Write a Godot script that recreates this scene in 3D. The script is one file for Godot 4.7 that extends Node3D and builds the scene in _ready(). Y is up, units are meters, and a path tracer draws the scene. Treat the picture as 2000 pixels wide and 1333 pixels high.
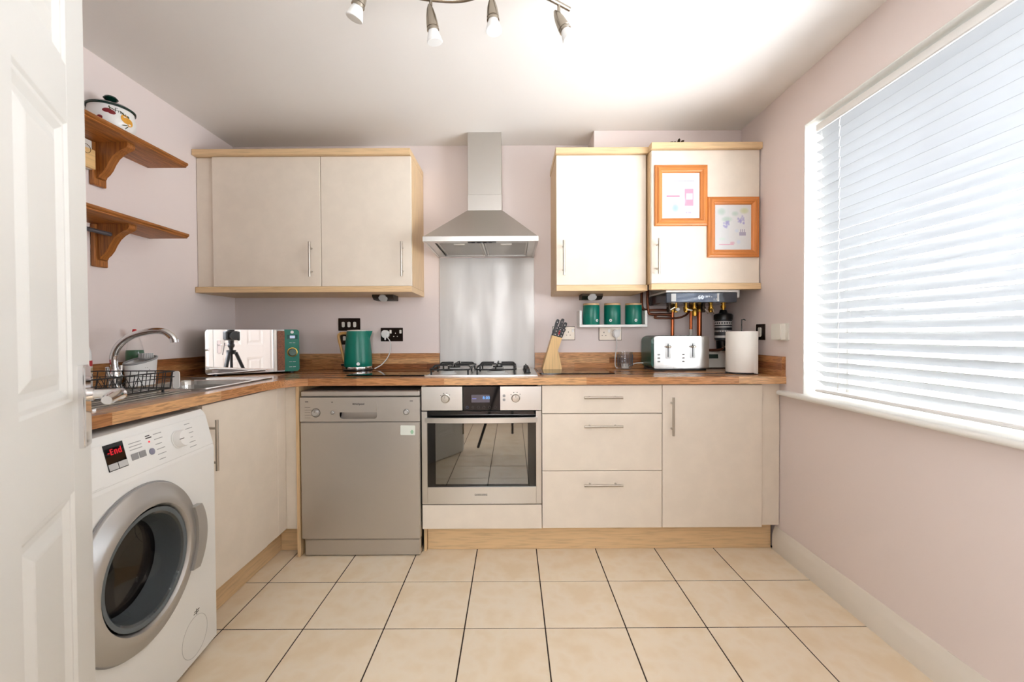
extends Node3D
# A small fitted kitchen: L-shaped worktop, wall cabinets, cooker hood, a bright window with a blind.
# World: back wall at z = 0, floor at y = 0, x to the right, z towards the camera.

const XL := -1.747      # inner face of the wall with the shelves
const XR := 1.342       # inner face of the window wall
const HC := 2.289       # ceiling
const ZR := 2.47        # inner face of the wall with the doorway
const WT := 0.8905      # worktop top
const WB := 0.8555      # worktop underside
const ZB := 0.5757      # faces of base doors
const ZU := 0.3288      # faces of wall cabinet doors
const CAM := Vector3(0.0, 1.1029, 2.6946)

var M := {}
var taken := {}
var rng := RandomNumberGenerator.new()

# ------------------------------------------------------------------ mesh builder
class MB:
	var v := PackedVector3Array()
	var n := PackedVector3Array()
	var t := PackedVector2Array()
	var ix := PackedInt32Array()
	var xf := Transform3D()

	func vert(p: Vector3, nn: Vector3, uv := Vector2.ZERO) -> int:
		v.append(xf * p)
		n.append((xf.basis * nn).normalized())
		t.append(uv)
		return v.size() - 1

	func tri(i: int, j: int, k: int) -> void:
		var g := (v[j] - v[i]).cross(v[k] - v[i])
		if g.length_squared() < 1e-20:
			return
		if g.dot(n[i] + n[j] + n[k]) < 0.0:
			ix.append_array(PackedInt32Array([i, j, k]))
		else:
			ix.append_array(PackedInt32Array([i, k, j]))

	# a flat quad; "out" tells which way it faces
	func quad(a: Vector3, b: Vector3, c: Vector3, d: Vector3, out: Vector3) -> void:
		var nn := (c - a).cross(d - b)
		if nn.length_squared() < 1e-18:
			return
		nn = nn.normalized()
		if nn.dot(out) < 0.0:
			nn = -nn
		var i := vert(a, nn, Vector2(0, 1))
		var j := vert(b, nn, Vector2(1, 1))
		var k := vert(c, nn, Vector2(1, 0))
		var l := vert(d, nn, Vector2(0, 0))
		tri(i, j, k)
		tri(i, k, l)

	func flat_tri(a: Vector3, b: Vector3, c: Vector3, out: Vector3) -> void:
		var nn := (b - a).cross(c - a).normalized()
		if nn.dot(out) < 0.0:
			nn = -nn
		tri(vert(a, nn), vert(b, nn), vert(c, nn))

	func box(lo: Vector3, hi: Vector3, b := 0.0) -> void:
		var c := (lo + hi) * 0.5
		var h := (hi - lo) * 0.5
		b = minf(b, minf(h.x, minf(h.y, h.z)) * 0.98)
		for a in 3:
			var u := (a + 1) % 3
			var w := (a + 2) % 3
			for s in [-1.0, 1.0]:
				var q := []
				for k in [[-1, -1], [1, -1], [1, 1], [-1, 1]]:
					var p := Vector3.ZERO
					p[a] = s * h[a]
					p[u] = k[0] * (h[u] - b)
					p[w] = k[1] * (h[w] - b)
					q.append(c + p)
				var o := Vector3.ZERO
				o[a] = s
				quad(q[0], q[1], q[2], q[3], o)
		if b <= 0.0:
			return
		for a in 3:
			var u := (a + 1) % 3
			var w := (a + 2) % 3
			for su in [-1.0, 1.0]:
				for sw in [-1.0, 1.0]:
					var q := []
					for k in [[-1, 0], [1, 0], [1, 1], [-1, 1]]:
						var p := Vector3.ZERO
						p[a] = k[0] * (h[a] - b)
						p[u] = su * (h[u] - (b if k[1] == 1 else 0.0))
						p[w] = sw * (h[w] - (0.0 if k[1] == 1 else b))
						q.append(c + p)
					var o := Vector3.ZERO
					o[u] = su
					o[w] = sw
					quad(q[0], q[1], q[2], q[3], o)
		for sx in [-1.0, 1.0]:
			for sy in [-1.0, 1.0]:
				for sz in [-1.0, 1.0]:
					flat_tri(c + Vector3(sx * h.x, sy * (h.y - b), sz * (h.z - b)), c + Vector3(sx * (h.x - b), sy * h.y, sz * (h.z - b)), c + Vector3(sx * (h.x - b), sy * (h.y - b), sz * h.z), Vector3(sx, sy, sz))

	func frame_at(p0: Vector3, dir: Vector3) -> Basis:
		var d := dir.normalized()
		var up := Vector3.UP if absf(d.y) < 0.95 else Vector3.RIGHT
		var x := up.cross(d).normalized()
		return Basis(x, d.cross(x).normalized(), d)

	func cyl(p0: Vector3, p1: Vector3, r0: float, r1 := -1.0, seg := 20, caps := true) -> void:
		if r1 < 0.0:
			r1 = r0
		var b := frame_at(p0, p1 - p0)
		var L := (p1 - p0).length()
		var sl := (r0 - r1) / maxf(L, 1e-6)
		var first := v.size()
		for i in seg + 1:
			var an := TAU * i / seg
			var d := b.x * cos(an) + b.y * sin(an)
			var nn := (d + b.z * sl).normalized()
			vert(p0 + d * r0, nn, Vector2(float(i) / seg, 1))
			vert(p1 + d * r1, nn, Vector2(float(i) / seg, 0))
		for i in seg:
			var q := first + 2 * i
			tri(q, q + 2, q + 3)
			tri(q, q + 3, q + 1)
		if caps:
			disc(p0, -b.z, r0, seg)
			disc(p1, b.z, r1, seg)

	func disc(p: Vector3, nn: Vector3, r: float, seg := 20) -> void:
		if r <= 1e-5:
			return
		var b := frame_at(p, nn)
		var c := vert(p, nn, Vector2(0.5, 0.5))
		var f := v.size()
		for i in seg + 1:
			var an := TAU * i / seg
			vert(p + (b.x * cos(an) + b.y * sin(an)) * r, nn, Vector2(0.5 + 0.5 * cos(an), 0.5 - 0.5 * sin(an)))
		for i in seg:
			tri(c, f + i, f + i + 1)

	func tube(path: Array, r, seg := 10, closed := false) -> void:
		var m := path.size()
		if m < 2:
			return
		var b := Basis()
		var first := v.size()
		var rows := m + 1 if closed else m
		for i in rows:
			var p: Vector3 = path[i % m]
			var a: Vector3 = path[(i - 1 + m) % m] if closed or i > 0 else p
			var z: Vector3 = path[(i + 1) % m] if closed or i < m - 1 else p
			var d := (z - a).normalized()
			if i == 0:
				b = frame_at(p, d)
			else:
				var x := (b.x - d * b.x.dot(d)).normalized()
				b = Basis(x, d.cross(x).normalized(), d)
			var rr: float = r[i % m] if r is Array else r
			for k in seg + 1:
				var an := TAU * k / seg
				var nn := b.x * cos(an) + b.y * sin(an)
				vert(p + nn * rr, nn, Vector2(float(k) / seg, float(i) / m))
		for i in rows - 1:
			for k in seg:
				var q := first + i * (seg + 1) + k
				tri(q, q + 1, q + seg + 2)
				tri(q, q + seg + 2, q + seg + 1)
		if not closed:
			disc(path[0], (path[0] - path[1]).normalized(), r[0] if r is Array else r, seg)
			disc(path[m - 1], (path[m - 1] - path[m - 2]).normalized(), r[m - 1] if r is Array else r, seg)

	# profile: points (radius, height); going up gives an outside, going down an inside
	func lathe(prof: Array, seg := 32, part := 1.0) -> void:
		var m := prof.size()
		var dn := []
		var total := 0.0
		var at := [0.0]
		for i in m - 1:
			var e: Vector2 = prof[i + 1] - prof[i]
			dn.append(Vector2(e.y, -e.x).normalized())
			total += e.length()
			at.append(total)
		for i in m - 1:
			var n0: Vector2 = dn[i]
			var n1: Vector2 = dn[i]
			if i > 0 and dn[i - 1].dot(dn[i]) > 0.75:
				n0 = (dn[i - 1] + dn[i]).normalized()
			if i < m - 2 and dn[i + 1].dot(dn[i]) > 0.75:
				n1 = (dn[i + 1] + dn[i]).normalized()
			var first := v.size()
			for k in seg + 1:
				var an := TAU * part * k / seg
				var c := cos(an)
				var s := sin(an)
				vert(Vector3(prof[i].x * c, prof[i].y, prof[i].x * s), Vector3(n0.x * c, n0.y, n0.x * s), Vector2(float(k) / seg, 1.0 - at[i] / total))
				vert(Vector3(prof[i + 1].x * c, prof[i + 1].y, prof[i + 1].x * s), Vector3(n1.x * c, n1.y, n1.x * s), Vector2(float(k) / seg, 1.0 - at[i + 1] / total))
			for k in seg:
				var q := first + 2 * k
				tri(q, q + 2, q + 3)
				tri(q, q + 3, q + 1)

	# polygon in the xy plane, swept along +z from 0 to depth
	func extrude(poly: PackedVector2Array, depth: float, caps := true, skip := -1) -> void:
		var m := poly.size()
		var ccw := not Geometry2D.is_polygon_clockwise(poly)
		var dn := []
		for i in m:
			var e := poly[(i + 1) % m] - poly[i]
			var q := Vector2(e.y, -e.x).normalized()
			dn.append(q if ccw else -q)
		for i in m:
			if i == skip:
				continue
			var n0: Vector2 = dn[i]
			var n1: Vector2 = dn[i]
			if dn[(i - 1 + m) % m].dot(n0) > 0.75:
				n0 = (dn[(i - 1 + m) % m] + dn[i]).normalized()
			if dn[(i + 1) % m].dot(n1) > 0.75:
				n1 = (dn[(i + 1) % m] + dn[i]).normalized()
			var a := poly[i]
			var b := poly[(i + 1) % m]
			var i0 := vert(Vector3(a.x, a.y, 0), Vector3(n0.x, n0.y, 0))
			var i1 := vert(Vector3(b.x, b.y, 0), Vector3(n1.x, n1.y, 0))
			var i2 := vert(Vector3(b.x, b.y, depth), Vector3(n1.x, n1.y, 0))
			var i3 := vert(Vector3(a.x, a.y, depth), Vector3(n0.x, n0.y, 0))
			tri(i0, i1, i2)
			tri(i0, i2, i3)
		if caps:
			var lo := Vector2(INF, INF)
			var hi := -lo
			for p in poly:
				lo = lo.min(p)
				hi = hi.max(p)
			var f := Geometry2D.triangulate_polygon(poly)
			for side in 2:
				var first := v.size()
				for p in poly:
					vert(Vector3(p.x, p.y, depth * side), Vector3(0, 0, -1 if side == 0 else 1), Vector2((p.x - lo.x) / (hi.x - lo.x), 1.0 - (p.y - lo.y) / (hi.y - lo.y)))
				for k in f.size() / 3:
					tri(first + f[3 * k], first + f[3 * k + 1], first + f[3 * k + 2])

	# a flat ring between two loops of equal length (outer, inner), swept along +z
	func ring(outer: PackedVector2Array, inner: PackedVector2Array, depth: float, inner_drop := 0.0) -> void:
		var m := outer.size()
		for i in m:
			var j := (i + 1) % m
			var a := outer[i]
			var b := outer[j]
			var c := inner[j]
			var d := inner[i]
			var mid := (a + b) * 0.5 - (c + d) * 0.5
			quad(Vector3(a.x, a.y, depth), Vector3(b.x, b.y, depth), Vector3(c.x, c.y, depth - inner_drop), Vector3(d.x, d.y, depth - inner_drop), Vector3(0, 0, 1))
			quad(Vector3(a.x, a.y, 0), Vector3(b.x, b.y, 0), Vector3(c.x, c.y, 0), Vector3(d.x, d.y, 0), Vector3(0, 0, -1))
			quad(Vector3(a.x, a.y, 0), Vector3(b.x, b.y, 0), Vector3(b.x, b.y, depth), Vector3(a.x, a.y, depth), Vector3(mid.x, mid.y, 0))
			quad(Vector3(d.x, d.y, 0), Vector3(c.x, c.y, 0), Vector3(c.x, c.y, depth - inner_drop), Vector3(d.x, d.y, depth - inner_drop), Vector3(-mid.x, -mid.y, 0))

	func ball(c: Vector3, r: Vector3, seg := 16, rows := 10) -> void:
		var first := v.size()
		for i in rows + 1:
			var ph := PI * i / rows - PI / 2
			for k in seg + 1:
				var an := TAU * k / seg
				var d := Vector3(cos(ph) * cos(an), sin(ph), cos(ph) * sin(an))
				vert(c + d * r, (d / r).normalized(), Vector2(float(k) / seg, 1.0 - float(i) / rows))
		for i in rows:
			for k in seg:
				var q := first + i * (seg + 1) + k
				tri(q, q + 1, q + seg + 2)
				tri(q, q + seg + 2, q + seg + 1)

	func mesh() -> ArrayMesh:
		var a := []
		a.resize(Mesh.ARRAY_MAX)
		a[Mesh.ARRAY_VERTEX] = v
		a[Mesh.ARRAY_NORMAL] = n
		a[Mesh.ARRAY_TEX_UV] = t
		a[Mesh.ARRAY_INDEX] = ix
		var m := ArrayMesh.new()
		m.add_surface_from_arrays(Mesh.PRIMITIVE_TRIANGLES, a)
		return m

static func rr(w: float, h: float, r: float, seg := 4, c := Vector2.ZERO) -> PackedVector2Array:
	var p := PackedVector2Array()
	for q in [[1, 1, 0.0], [-1, 1, PI / 2], [-1, -1, PI], [1, -1, 1.5 * PI]]:
		for i in seg + 1:
			var an: float = q[2] + PI / 2 * i / seg
			p.append(c + Vector2(q[0] * (w / 2 - r), q[1] * (h / 2 - r)) + Vector2(cos(an), sin(an)) * r)
	return p

static func circle(r: float, seg := 24, c := Vector2.ZERO) -> PackedVector2Array:
	var p := PackedVector2Array()
	for i in seg:
		p.append(c + Vector2(cos(TAU * i / seg), sin(TAU * i / seg)) * r)
	return p

static func curve(pts: Array, steps := 6) -> Array:
	# Catmull-Rom through the points
	var out := []
	for i in pts.size() - 1:
		var p0: Vector3 = pts[maxi(i - 1, 0)]
		var p1: Vector3 = pts[i]
		var p2: Vector3 = pts[i + 1]
		var p3: Vector3 = pts[mini(i + 2, pts.size() - 1)]
		for k in steps:
			out.append(p1.cubic_interpolate(p2, p0, p3, float(k) / steps))
	out.append(pts[-1])
	return out

# ------------------------------------------------------------------ nodes
func numbered(called: String) -> String:
	if not taken.has(called):
		taken[called] = 0
		return called
	taken[called] += 1
	return "%s_%03d" % [called, taken[called]]

func world_of(o: Node) -> Transform3D:
	var x := Transform3D()
	while o is Node3D and o != self:
		x = (o as Node3D).transform * x
		o = o.get_parent()
	return x

# commit in the parent's own axes
func add(b: MB, called: String, m: Material, parent: Node = null) -> MeshInstance3D:
	var o := MeshInstance3D.new()
	o.mesh = b.mesh()
	o.material_override = m
	if parent == null:
		o.name = numbered(called)
		add_child(o)
	else:
		o.name = called
		parent.add_child(o, true)
	return o

# commit a mesh that was laid out in world coordinates
func addw(b: MB, called: String, m: Material, parent: Node = null) -> MeshInstance3D:
	if parent != null:
		var x := world_of(parent).affine_inverse()
		for i in b.v.size():
			b.v[i] = x * b.v[i]
			b.n[i] = x.basis * b.n[i]
	return add(b, called, m, parent)

func tag(o: Node, label: String, category: String, group := "") -> Node:
	o.set_meta("label", label)
	o.set_meta("category", category)
	if group:
		o.set_meta("group", group)
	return o

func thing(called: String, label: String, category: String, at := Vector3.ZERO, turn := 0.0, group := "") -> Node3D:
	var o := Node3D.new()
	o.name = numbered(called)
	add_child(o)
	o.position = at
	o.rotation.y = turn
	tag(o, label, category, group)
	return o

func structure(o: Node, label: String, category: String) -> Node:
	o.set_meta("kind", "structure")
	o.set_meta("label", label)
	o.set_meta("category", category)
	return o

func text(s: String, height: float, m: Material, parent: Node, x: Transform3D, called := "lettering", bold := false) -> MeshInstance3D:
	var f := SystemFont.new()
	f.font_names = PackedStringArray(["Droid Sans"])
	if bold:
		f.font_weight = 700
	var tm := TextMesh.new()
	tm.text = s
	tm.font = f
	tm.font_size = 32
	tm.pixel_size = height / 32.0 / 0.72
	tm.depth = 0.0006
	tm.curve_step = 2.0
	var o := MeshInstance3D.new()
	o.mesh = tm
	o.material_override = m
	o.name = called
	o.transform = x
	parent.add_child(o, true)
	return o

static func bxs(list: Array) -> MB:
	var b := MB.new()
	for q in list:
		b.box(q[0], q[1], q[2] if q.size() > 2 else 0.0)
	return b

static func one(lo: Vector3, hi: Vector3, bevel := 0.0) -> MB:
	var b := MB.new()
	b.box(lo, hi, bevel)
	return b

static func V(x: float, y: float, z: float) -> Vector3:
	return Vector3(x, y, z)

# ------------------------------------------------------------------ materials
func mat(col: Color, rough := 0.5, metal := 0.0, spec := 0.5) -> StandardMaterial3D:
	var m := StandardMaterial3D.new()
	m.albedo_color = col
	m.roughness = rough
	m.metallic = metal
	m.metallic_specular = spec
	return m

func c8(r: int, g: int, b: int) -> Color:
	return Color8(r, g, b)

func noise(freq: float, octaves: int, sd: int, cols: Array, offs: Array, size := 512, kind := FastNoiseLite.TYPE_SIMPLEX_SMOOTH) -> NoiseTexture2D:
	var f := FastNoiseLite.new()
	f.noise_type = kind
	f.seed = sd
	f.frequency = freq
	f.fractal_octaves = octaves
	var g := Gradient.new()
	g.colors = PackedColorArray(cols)
	g.offsets = PackedFloat32Array(offs)
	var n := NoiseTexture2D.new()
	n.width = size
	n.height = size
	n.seamless = true
	n.noise = f
	n.color_ramp = g
	return n

func triplanar(m: StandardMaterial3D, scale: Vector3, offset := Vector3.ZERO) -> StandardMaterial3D:
	m.uv1_triplanar = true
	m.uv1_scale = scale
	m.uv1_offset = offset
	m.uv1_triplanar_sharpness = 6.0
	return m

func glass(alpha := 0.06, tint := Color(1, 1, 1)) -> StandardMaterial3D:
	var m := mat(Color(tint.r, tint.g, tint.b, alpha), 0.02)
	m.transparency = BaseMaterial3D.TRANSPARENCY_ALPHA
	return m

func glow(col: Color, energy: float) -> StandardMaterial3D:
	var m := mat(Color(0.02, 0.02, 0.02), 0.4)
	m.emission_enabled = true
	m.emission = col
	m.emission_energy_multiplier = energy
	return m

func make_materials() -> void:
	var grain := noise(0.018, 4, 11, [Color(0.62, 0.62, 0.62), Color(0.86, 0.86, 0.86), Color(0.95, 0.95, 0.95), Color(0.72, 0.72, 0.72), Color(1, 1, 1)], [0.0, 0.35, 0.55, 0.68, 1.0])
	var soft := noise(0.012, 3, 5, [Color(0.985, 0.985, 0.985), Color(1, 1, 1)], [0.2, 0.8])
	var fine := noise(0.02, 4, 12, [Color(0.9, 0.9, 0.9), Color(0.97, 0.97, 0.97), Color(1, 1, 1)], [0.1, 0.45, 0.9])
	var brushed := noise(0.02, 4, 21, [Color(0.86, 0.86, 0.86), Color(1, 1, 1)], [0.2, 0.85])
	var patches := noise(0.006, 4, 33, [Color(0.8, 0.8, 0.8), Color(1, 1, 1)], [0.2, 0.8])
	# painted surfaces
	M.wall = mat(c8(233, 220, 215), 0.85)
	M.ceiling = mat(c8(240, 236, 231), 0.9)
	M.gloss_white = mat(c8(238, 236, 230), 0.3)
	M.skirting = mat(c8(232, 224, 212), 0.35)
	M.door_white = mat(c8(226, 225, 220), 0.38)
	M.grout = mat(c8(54, 40, 32), 0.9)
	# floor tiles: the same glaze with the clouding laid out of step
	var clouds := noise(0.008, 4, 14, [c8(236, 215, 184), c8(241, 223, 196), c8(243, 227, 203), c8(238, 218, 188)], [0.15, 0.42, 0.62, 0.9])
	for i in 4:
		var m := mat(Color.WHITE, 0.32)
		m.albedo_texture = clouds
		triplanar(m, Vector3(1.3, 1.3, 1.3), Vector3(i * 0.37, i * 0.11, i * 0.23))
		M["tile%d" % i] = m
	# cabinets
	M.cream = mat(c8(236, 224, 208), 0.3)
	M.cream.albedo_texture = soft
	triplanar(M.cream, Vector3.ONE * 1.5)
	M.carcass = mat(c8(226, 214, 196), 0.5)
	M.gap = mat(c8(60, 50, 42), 0.8)
	for a in [["x", Vector3(0.5, 7, 7)], ["z", Vector3(7, 7, 0.5)], ["y", Vector3(7, 0.5, 7)]]:
		var k: String = a[0]
		var s: Vector3 = a[1]
		M["beech_" + k] = wood(c8(232, 198, 152), fine, s, 0.42, 0)
		M["pine_" + k] = wood(c8(182, 112, 50), grain, s * 0.8, 0.4, 3)
		M["frame_" + k] = wood(c8(216, 134, 66), fine, s * 0.8, 0.35, 5)
		M["block_" + k] = wood(c8(236, 196, 136), fine, s, 0.5, 7)
		var tones := [c8(200, 138, 88), c8(228, 170, 118), c8(166, 106, 64), c8(214, 152, 100), c8(138, 84, 50), c8(236, 182, 128)]
		for i in tones.size():
			M["stave_%s%d" % [k, i]] = wood(tones[i], grain, s * 1.1, 0.24, i + 10)
	M.walnut = wood(c8(150, 88, 52), grain, Vector3(6, 6, 6), 0.4, 2)
	# metals
	M.steel = mat(c8(206, 203, 198), 0.3, 1.0)
	M.steel.roughness_texture = brushed
	M.steel.roughness = 0.34
	triplanar(M.steel, Vector3(0.8, 40, 40))
	M.splash = mat(c8(206, 204, 201), 0.66, 1.0)
	M.splash.roughness_texture = patches
	triplanar(M.splash, Vector3(2.2, 0.35, 2.2))
	M.hood = mat(c8(196, 192, 186), 0.36, 1.0)
	M.chrome = mat(c8(225, 225, 226), 0.06, 1.0)
	M.nickel = mat(c8(164, 155, 142), 0.26, 1.0)
	M.handle = mat(c8(190, 184, 174), 0.3, 1.0)
	M.sink = mat(c8(204, 203, 200), 0.24, 1.0)
	M.silver = mat(c8(194, 188, 180), 0.36, 0.72)
	M.silver_dark = mat(c8(120, 114, 106), 0.4, 0.7)
	M.copper = mat(c8(184, 104, 66), 0.28, 1.0)
	M.copper_old = mat(c8(112, 66, 48), 0.45, 0.9)
	M.brass = mat(c8(204, 160, 70), 0.3, 1.0)
	M.bronze = mat(c8(70, 58, 48), 0.4, 0.8)
	M.iron = mat(c8(24, 24, 25), 0.45)
	M.mirror = mat(c8(236, 238, 242), 0.015, 1.0)
	# plastics and the rest
	M.green = mat(c8(0, 116, 98), 0.34)
	M.green_dark = mat(c8(14, 66, 50), 0.25)
	M.white = mat(c8(240, 239, 236), 0.35)
	M.white_warm = mat(c8(232, 228, 218), 0.4)
	M.paper = mat(c8(244, 241, 234), 0.9)
	M.appliance = mat(c8(242, 242, 239), 0.28)
	M.grey = mat(c8(150, 150, 150), 0.4)
	M.grey_light = mat(c8(198, 198, 196), 0.4)
	M.black = mat(c8(18, 18, 19), 0.3)
	M.black_gloss = mat(c8(10, 10, 11), 0.05)
	M.rubber = mat(c8(96, 104, 108), 0.55)
	M.ring_silver = mat(c8(190, 189, 187), 0.33, 0.7)
	M.drum = mat(c8(52, 54, 56), 0.3, 0.9)
	M.red = mat(c8(190, 30, 40), 0.35)
	M.ink = mat(c8(70, 68, 66), 0.5)
	M.print_grey = mat(c8(168, 168, 168), 0.5)
	M.print_white = mat(c8(235, 235, 235), 0.5)
	M.bamboo = mat(c8(214, 176, 128), 0.45)
	M.beige = mat(c8(206, 164, 100), 0.4)
	M.glass = glass(0.05)
	M.glass_dark = glass(0.5, Color(0.02, 0.02, 0.022))
	M.glass_door = glass(0.22, Color(0.06, 0.07, 0.08))
	var half := Image.create(2, 2, false, Image.FORMAT_RGB8)
	half.fill(Color.WHITE)
	M.glass_oven = mat(Color(0.58, 0.58, 0.57, 0.6), 0.02, 1.0)
	M.glass_oven.albedo_texture = ImageTexture.create_from_image(half)
	M.glass_oven.transparency = BaseMaterial3D.TRANSPARENCY_ALPHA
	M.rim_dark = mat(c8(66, 54, 46), 0.4, 0.5)
	M.bulb = mat(c8(240, 240, 238), 0.35)
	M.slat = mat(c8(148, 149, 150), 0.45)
	M.cord_white = mat(c8(225, 224, 220), 0.6)

func wood(col: Color, tex: Texture2D, scale: Vector3, rough: float, step: int) -> StandardMaterial3D:
	var m := mat(col, rough)
	m.albedo_texture = tex
	return triplanar(m, scale, Vector3(step * 0.217, step * 0.391, step * 0.133))

# ------------------------------------------------------------------ scene
func _ready() -> void:
	rng.seed = 7
	# camera: 15 mm lens, almost level
	var cam := Camera3D.new()
	cam.name = "camera"
	cam.position = CAM
	cam.rotation = Vector3(-0.0152, 0.0, -0.0047)
	cam.fov = 77.29
	cam.near = 0.02
	cam.far = 200.0
	var lens := CameraAttributesPhysical.new()
	lens.frustum_focal_length = 15.0
	lens.frustum_focus_distance = 2.3
	lens.frustum_near = 0.02
	lens.frustum_far = 200.0
	lens.exposure_aperture = 5.0
	cam.attributes = lens
	add_child(cam)
	cam.current = true
	# daylight from an overcast sky, through the windows only
	var env := Environment.new()
	var sky := Sky.new()
	var sm := ProceduralSkyMaterial.new()
	sm.sky_top_color = Color(0.97, 0.985, 1.0)
	sm.sky_horizon_color = Color(1.0, 1.0, 1.0)
	sm.ground_horizon_color = Color(0.78, 0.78, 0.76)
	sm.ground_bottom_color = Color(0.62, 0.62, 0.6)
	sky.sky_material = sm
	env.background_mode = Environment.BG_SKY
	env.sky = sky
	env.background_energy_multiplier = 7.0
	env.tonemap_mode = Environment.TONE_MAPPER_LINEAR
	env.tonemap_exposure = 0.81
	env.sdfgi_enabled = true
	env.ssao_enabled = true
	env.ssil_enabled = true
	var we := WorldEnvironment.new()
	we.name = "sky"
	we.environment = env
	add_child(we)
	daylight("window_daylight", V(XR + 0.36, 1.44, 1.554), V(0, PI / 2, 0), Vector2(1.66, 1.24), 19.0)
	daylight("hall_window_daylight", V(-0.15, 1.5, 4.05), V(0, 0, 0), Vector2(0.9, 1.2), 5.5)
	daylight("side_window_daylight", V(-1.5, 1.5, 3.2), V(0, -PI / 2, 0), Vector2(0.7, 1.2), 7.0)

	make_materials()
	room()
	hall()
	window_and_blind()
	room_doors()
	worktops()
	base_units()
	oven()
	dishwasher()
	washing_machine()
	wall_units()
	cooker_hood()
	hob()
	sink_area()
	microwave()
	kettle()
	back_wall_fittings()
	right_counter()
	boiler()
	shelves()
	ceiling_spots()
	pictures()
	photographer_tripod()

# the sky's light where it comes in at a window: an area light just outside the pane
func daylight(called: String, at: Vector3, turn: Vector3, size: Vector2, energy: float) -> void:
	var l := AreaLight3D.new()
	l.name = called
	l.position = at
	l.rotation = turn
	l.area_size = size
	l.light_color = Color(0.945, 0.97, 1.0)
	l.light_energy = energy
	l.area_range = 12.0
	l.area_attenuation = 2.0
	l.shadow_enabled = true
	add_child(l)

func room() -> void:
	# floor: dark grout bed with one tile per piece
	var fl := addw(one(V(XL - 0.1, -0.12, -0.1), V(XR + 0.3, -0.0022, 3.95)), "floor", M.grout)
	structure(fl, "cream ceramic tile floor with thin dark brown grout lines", "floor")
	var T := 0.3034
	var x0 := -0.1834 - 6 * T
	var z0 := 0.8055 - 3 * T
	for i in 12:
		for j in 14:
			var a := maxf(x0 + i * T + 0.0024, XL + 0.002)
			var b := minf(x0 + (i + 1) * T - 0.0024, XR - 0.002)
			var c := maxf(z0 + j * T + 0.0024, 0.002)
			var d := minf(z0 + (j + 1) * T - 0.0024, 3.74)
			if b - a < 0.01 or d - c < 0.01:
				continue
			addw(one(V(a, -0.012, c), V(b, 0.0, d), 0.0012), "tile", M["tile%d" % rng.randi_range(0, 3)], fl)
	structure(addw(one(V(XL - 0.1, HC, -0.1), V(XR + 0.3, HC + 0.1, 3.95)), "ceiling", M.ceiling), "flat matt white painted ceiling", "ceiling")
	structure(addw(one(V(XL - 0.1, 0, -0.1), V(XR + 0.3, HC, 0.0)), "wall_back", M.wall), "pale pink painted wall behind the hood and worktop", "wall")
	structure(addw(one(V(XL - 0.1, 0, 0.0), V(XL, HC, ZR + 0.1)), "wall_left", M.wall), "pale pink painted wall carrying the pine shelves", "wall")
	var wz0 := 0.728
	var wz1 := 2.38
	structure(addw(bxs([[V(XR, 0, 0.0), V(XR + 0.3, HC, wz0)], [V(XR, 0, wz1), V(XR + 0.3, HC, ZR + 0.1)], [V(XR, 0, wz0), V(XR + 0.3, 0.80, wz1)], [V(XR, 2.056, wz0), V(XR + 0.3, HC, wz1)]]), "wall_right", M.wall), "pale pink painted wall around the bright window", "wall")
	structure(addw(bxs([[V(XL, 0, ZR), V(-0.49, HC, ZR + 0.1)], [V(0.35, 0, ZR), V(XR, HC, ZR + 0.1)], [V(-0.49, 2.02, ZR), V(0.35, HC, ZR + 0.1)]]), "wall_front", M.wall), "pale pink wall with the open doorway", "wall")
	# boxed-in flue above the boiler cabinet
	structure(addw(one(V(0.4828, 2.135, 0.0), V(XR, HC, 0.1906), 0.002), "trim_1", M.wall), "pink painted boxing over the boiler cupboard", "boxing")
	# skirting boards, moulded: along the window wall and the front wall
	var prof := PackedVector2Array([Vector2(0, 0), Vector2(0.017, 0), Vector2(0.017, 0.078), Vector2(0.0145, 0.082), Vector2(0.0145, 0.088), Vector2(0.012, 0.091), Vector2(0.0105, 0.1), Vector2(0.006, 0.106), Vector2(0.005, 0.114), Vector2(0.002, 0.119), Vector2(0, 0.119)])
	var s := MB.new()
	s.xf = Transform3D(Basis(V(-1, 0, 0), V(0, 1, 0), V(0, 0, -1)), V(XR, 0, ZR))
	s.extrude(prof, ZR - 0.53)
	structure(addw(s, "baseboard_right", M.skirting), "moulded cream skirting board below the window", "skirting board")
	s = MB.new()
	s.xf = Transform3D(Basis(V(0, 0, -1), V(0, 1, 0), V(1, 0, 0)), V(0.42, 0, ZR))
	s.extrude(prof, XR - 0.017 - 0.42)
	s.xf = Transform3D(Basis(V(0, 0, -1), V(0, 1, 0), V(1, 0, 0)), V(XL, 0, ZR))
	s.extrude(prof, -0.56 - XL)
	structure(addw(s, "baseboard_front", M.skirting), "moulded cream skirting board beside the open doorway", "skirting board")
	# door lining and architrave of the doorway
	s = bxs([[V(-0.49, 0, ZR - 0.004), V(-0.469, 2.0, ZR + 0.104), 0.002], [V(0.329, 0, ZR - 0.004), V(0.35, 2.0, ZR + 0.104), 0.002], [V(-0.49, 2.0, ZR - 0.004), V(0.35, 2.02, ZR + 0.104), 0.002],
		[V(-0.55, 0, ZR - 0.016), V(-0.49, 2.02, ZR - 0.0005), 0.005], [V(0.35, 0, ZR - 0.016), V(0.41, 2.02, ZR - 0.0005), 0.005], [V(-0.55, 2.02, ZR - 0.016), V(0.41, 2.08, ZR - 0.0005), 0.005]])
	structure(addw(s, "trim_2", M.door_white), "white door frame around the doorway", "door frame")

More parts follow.
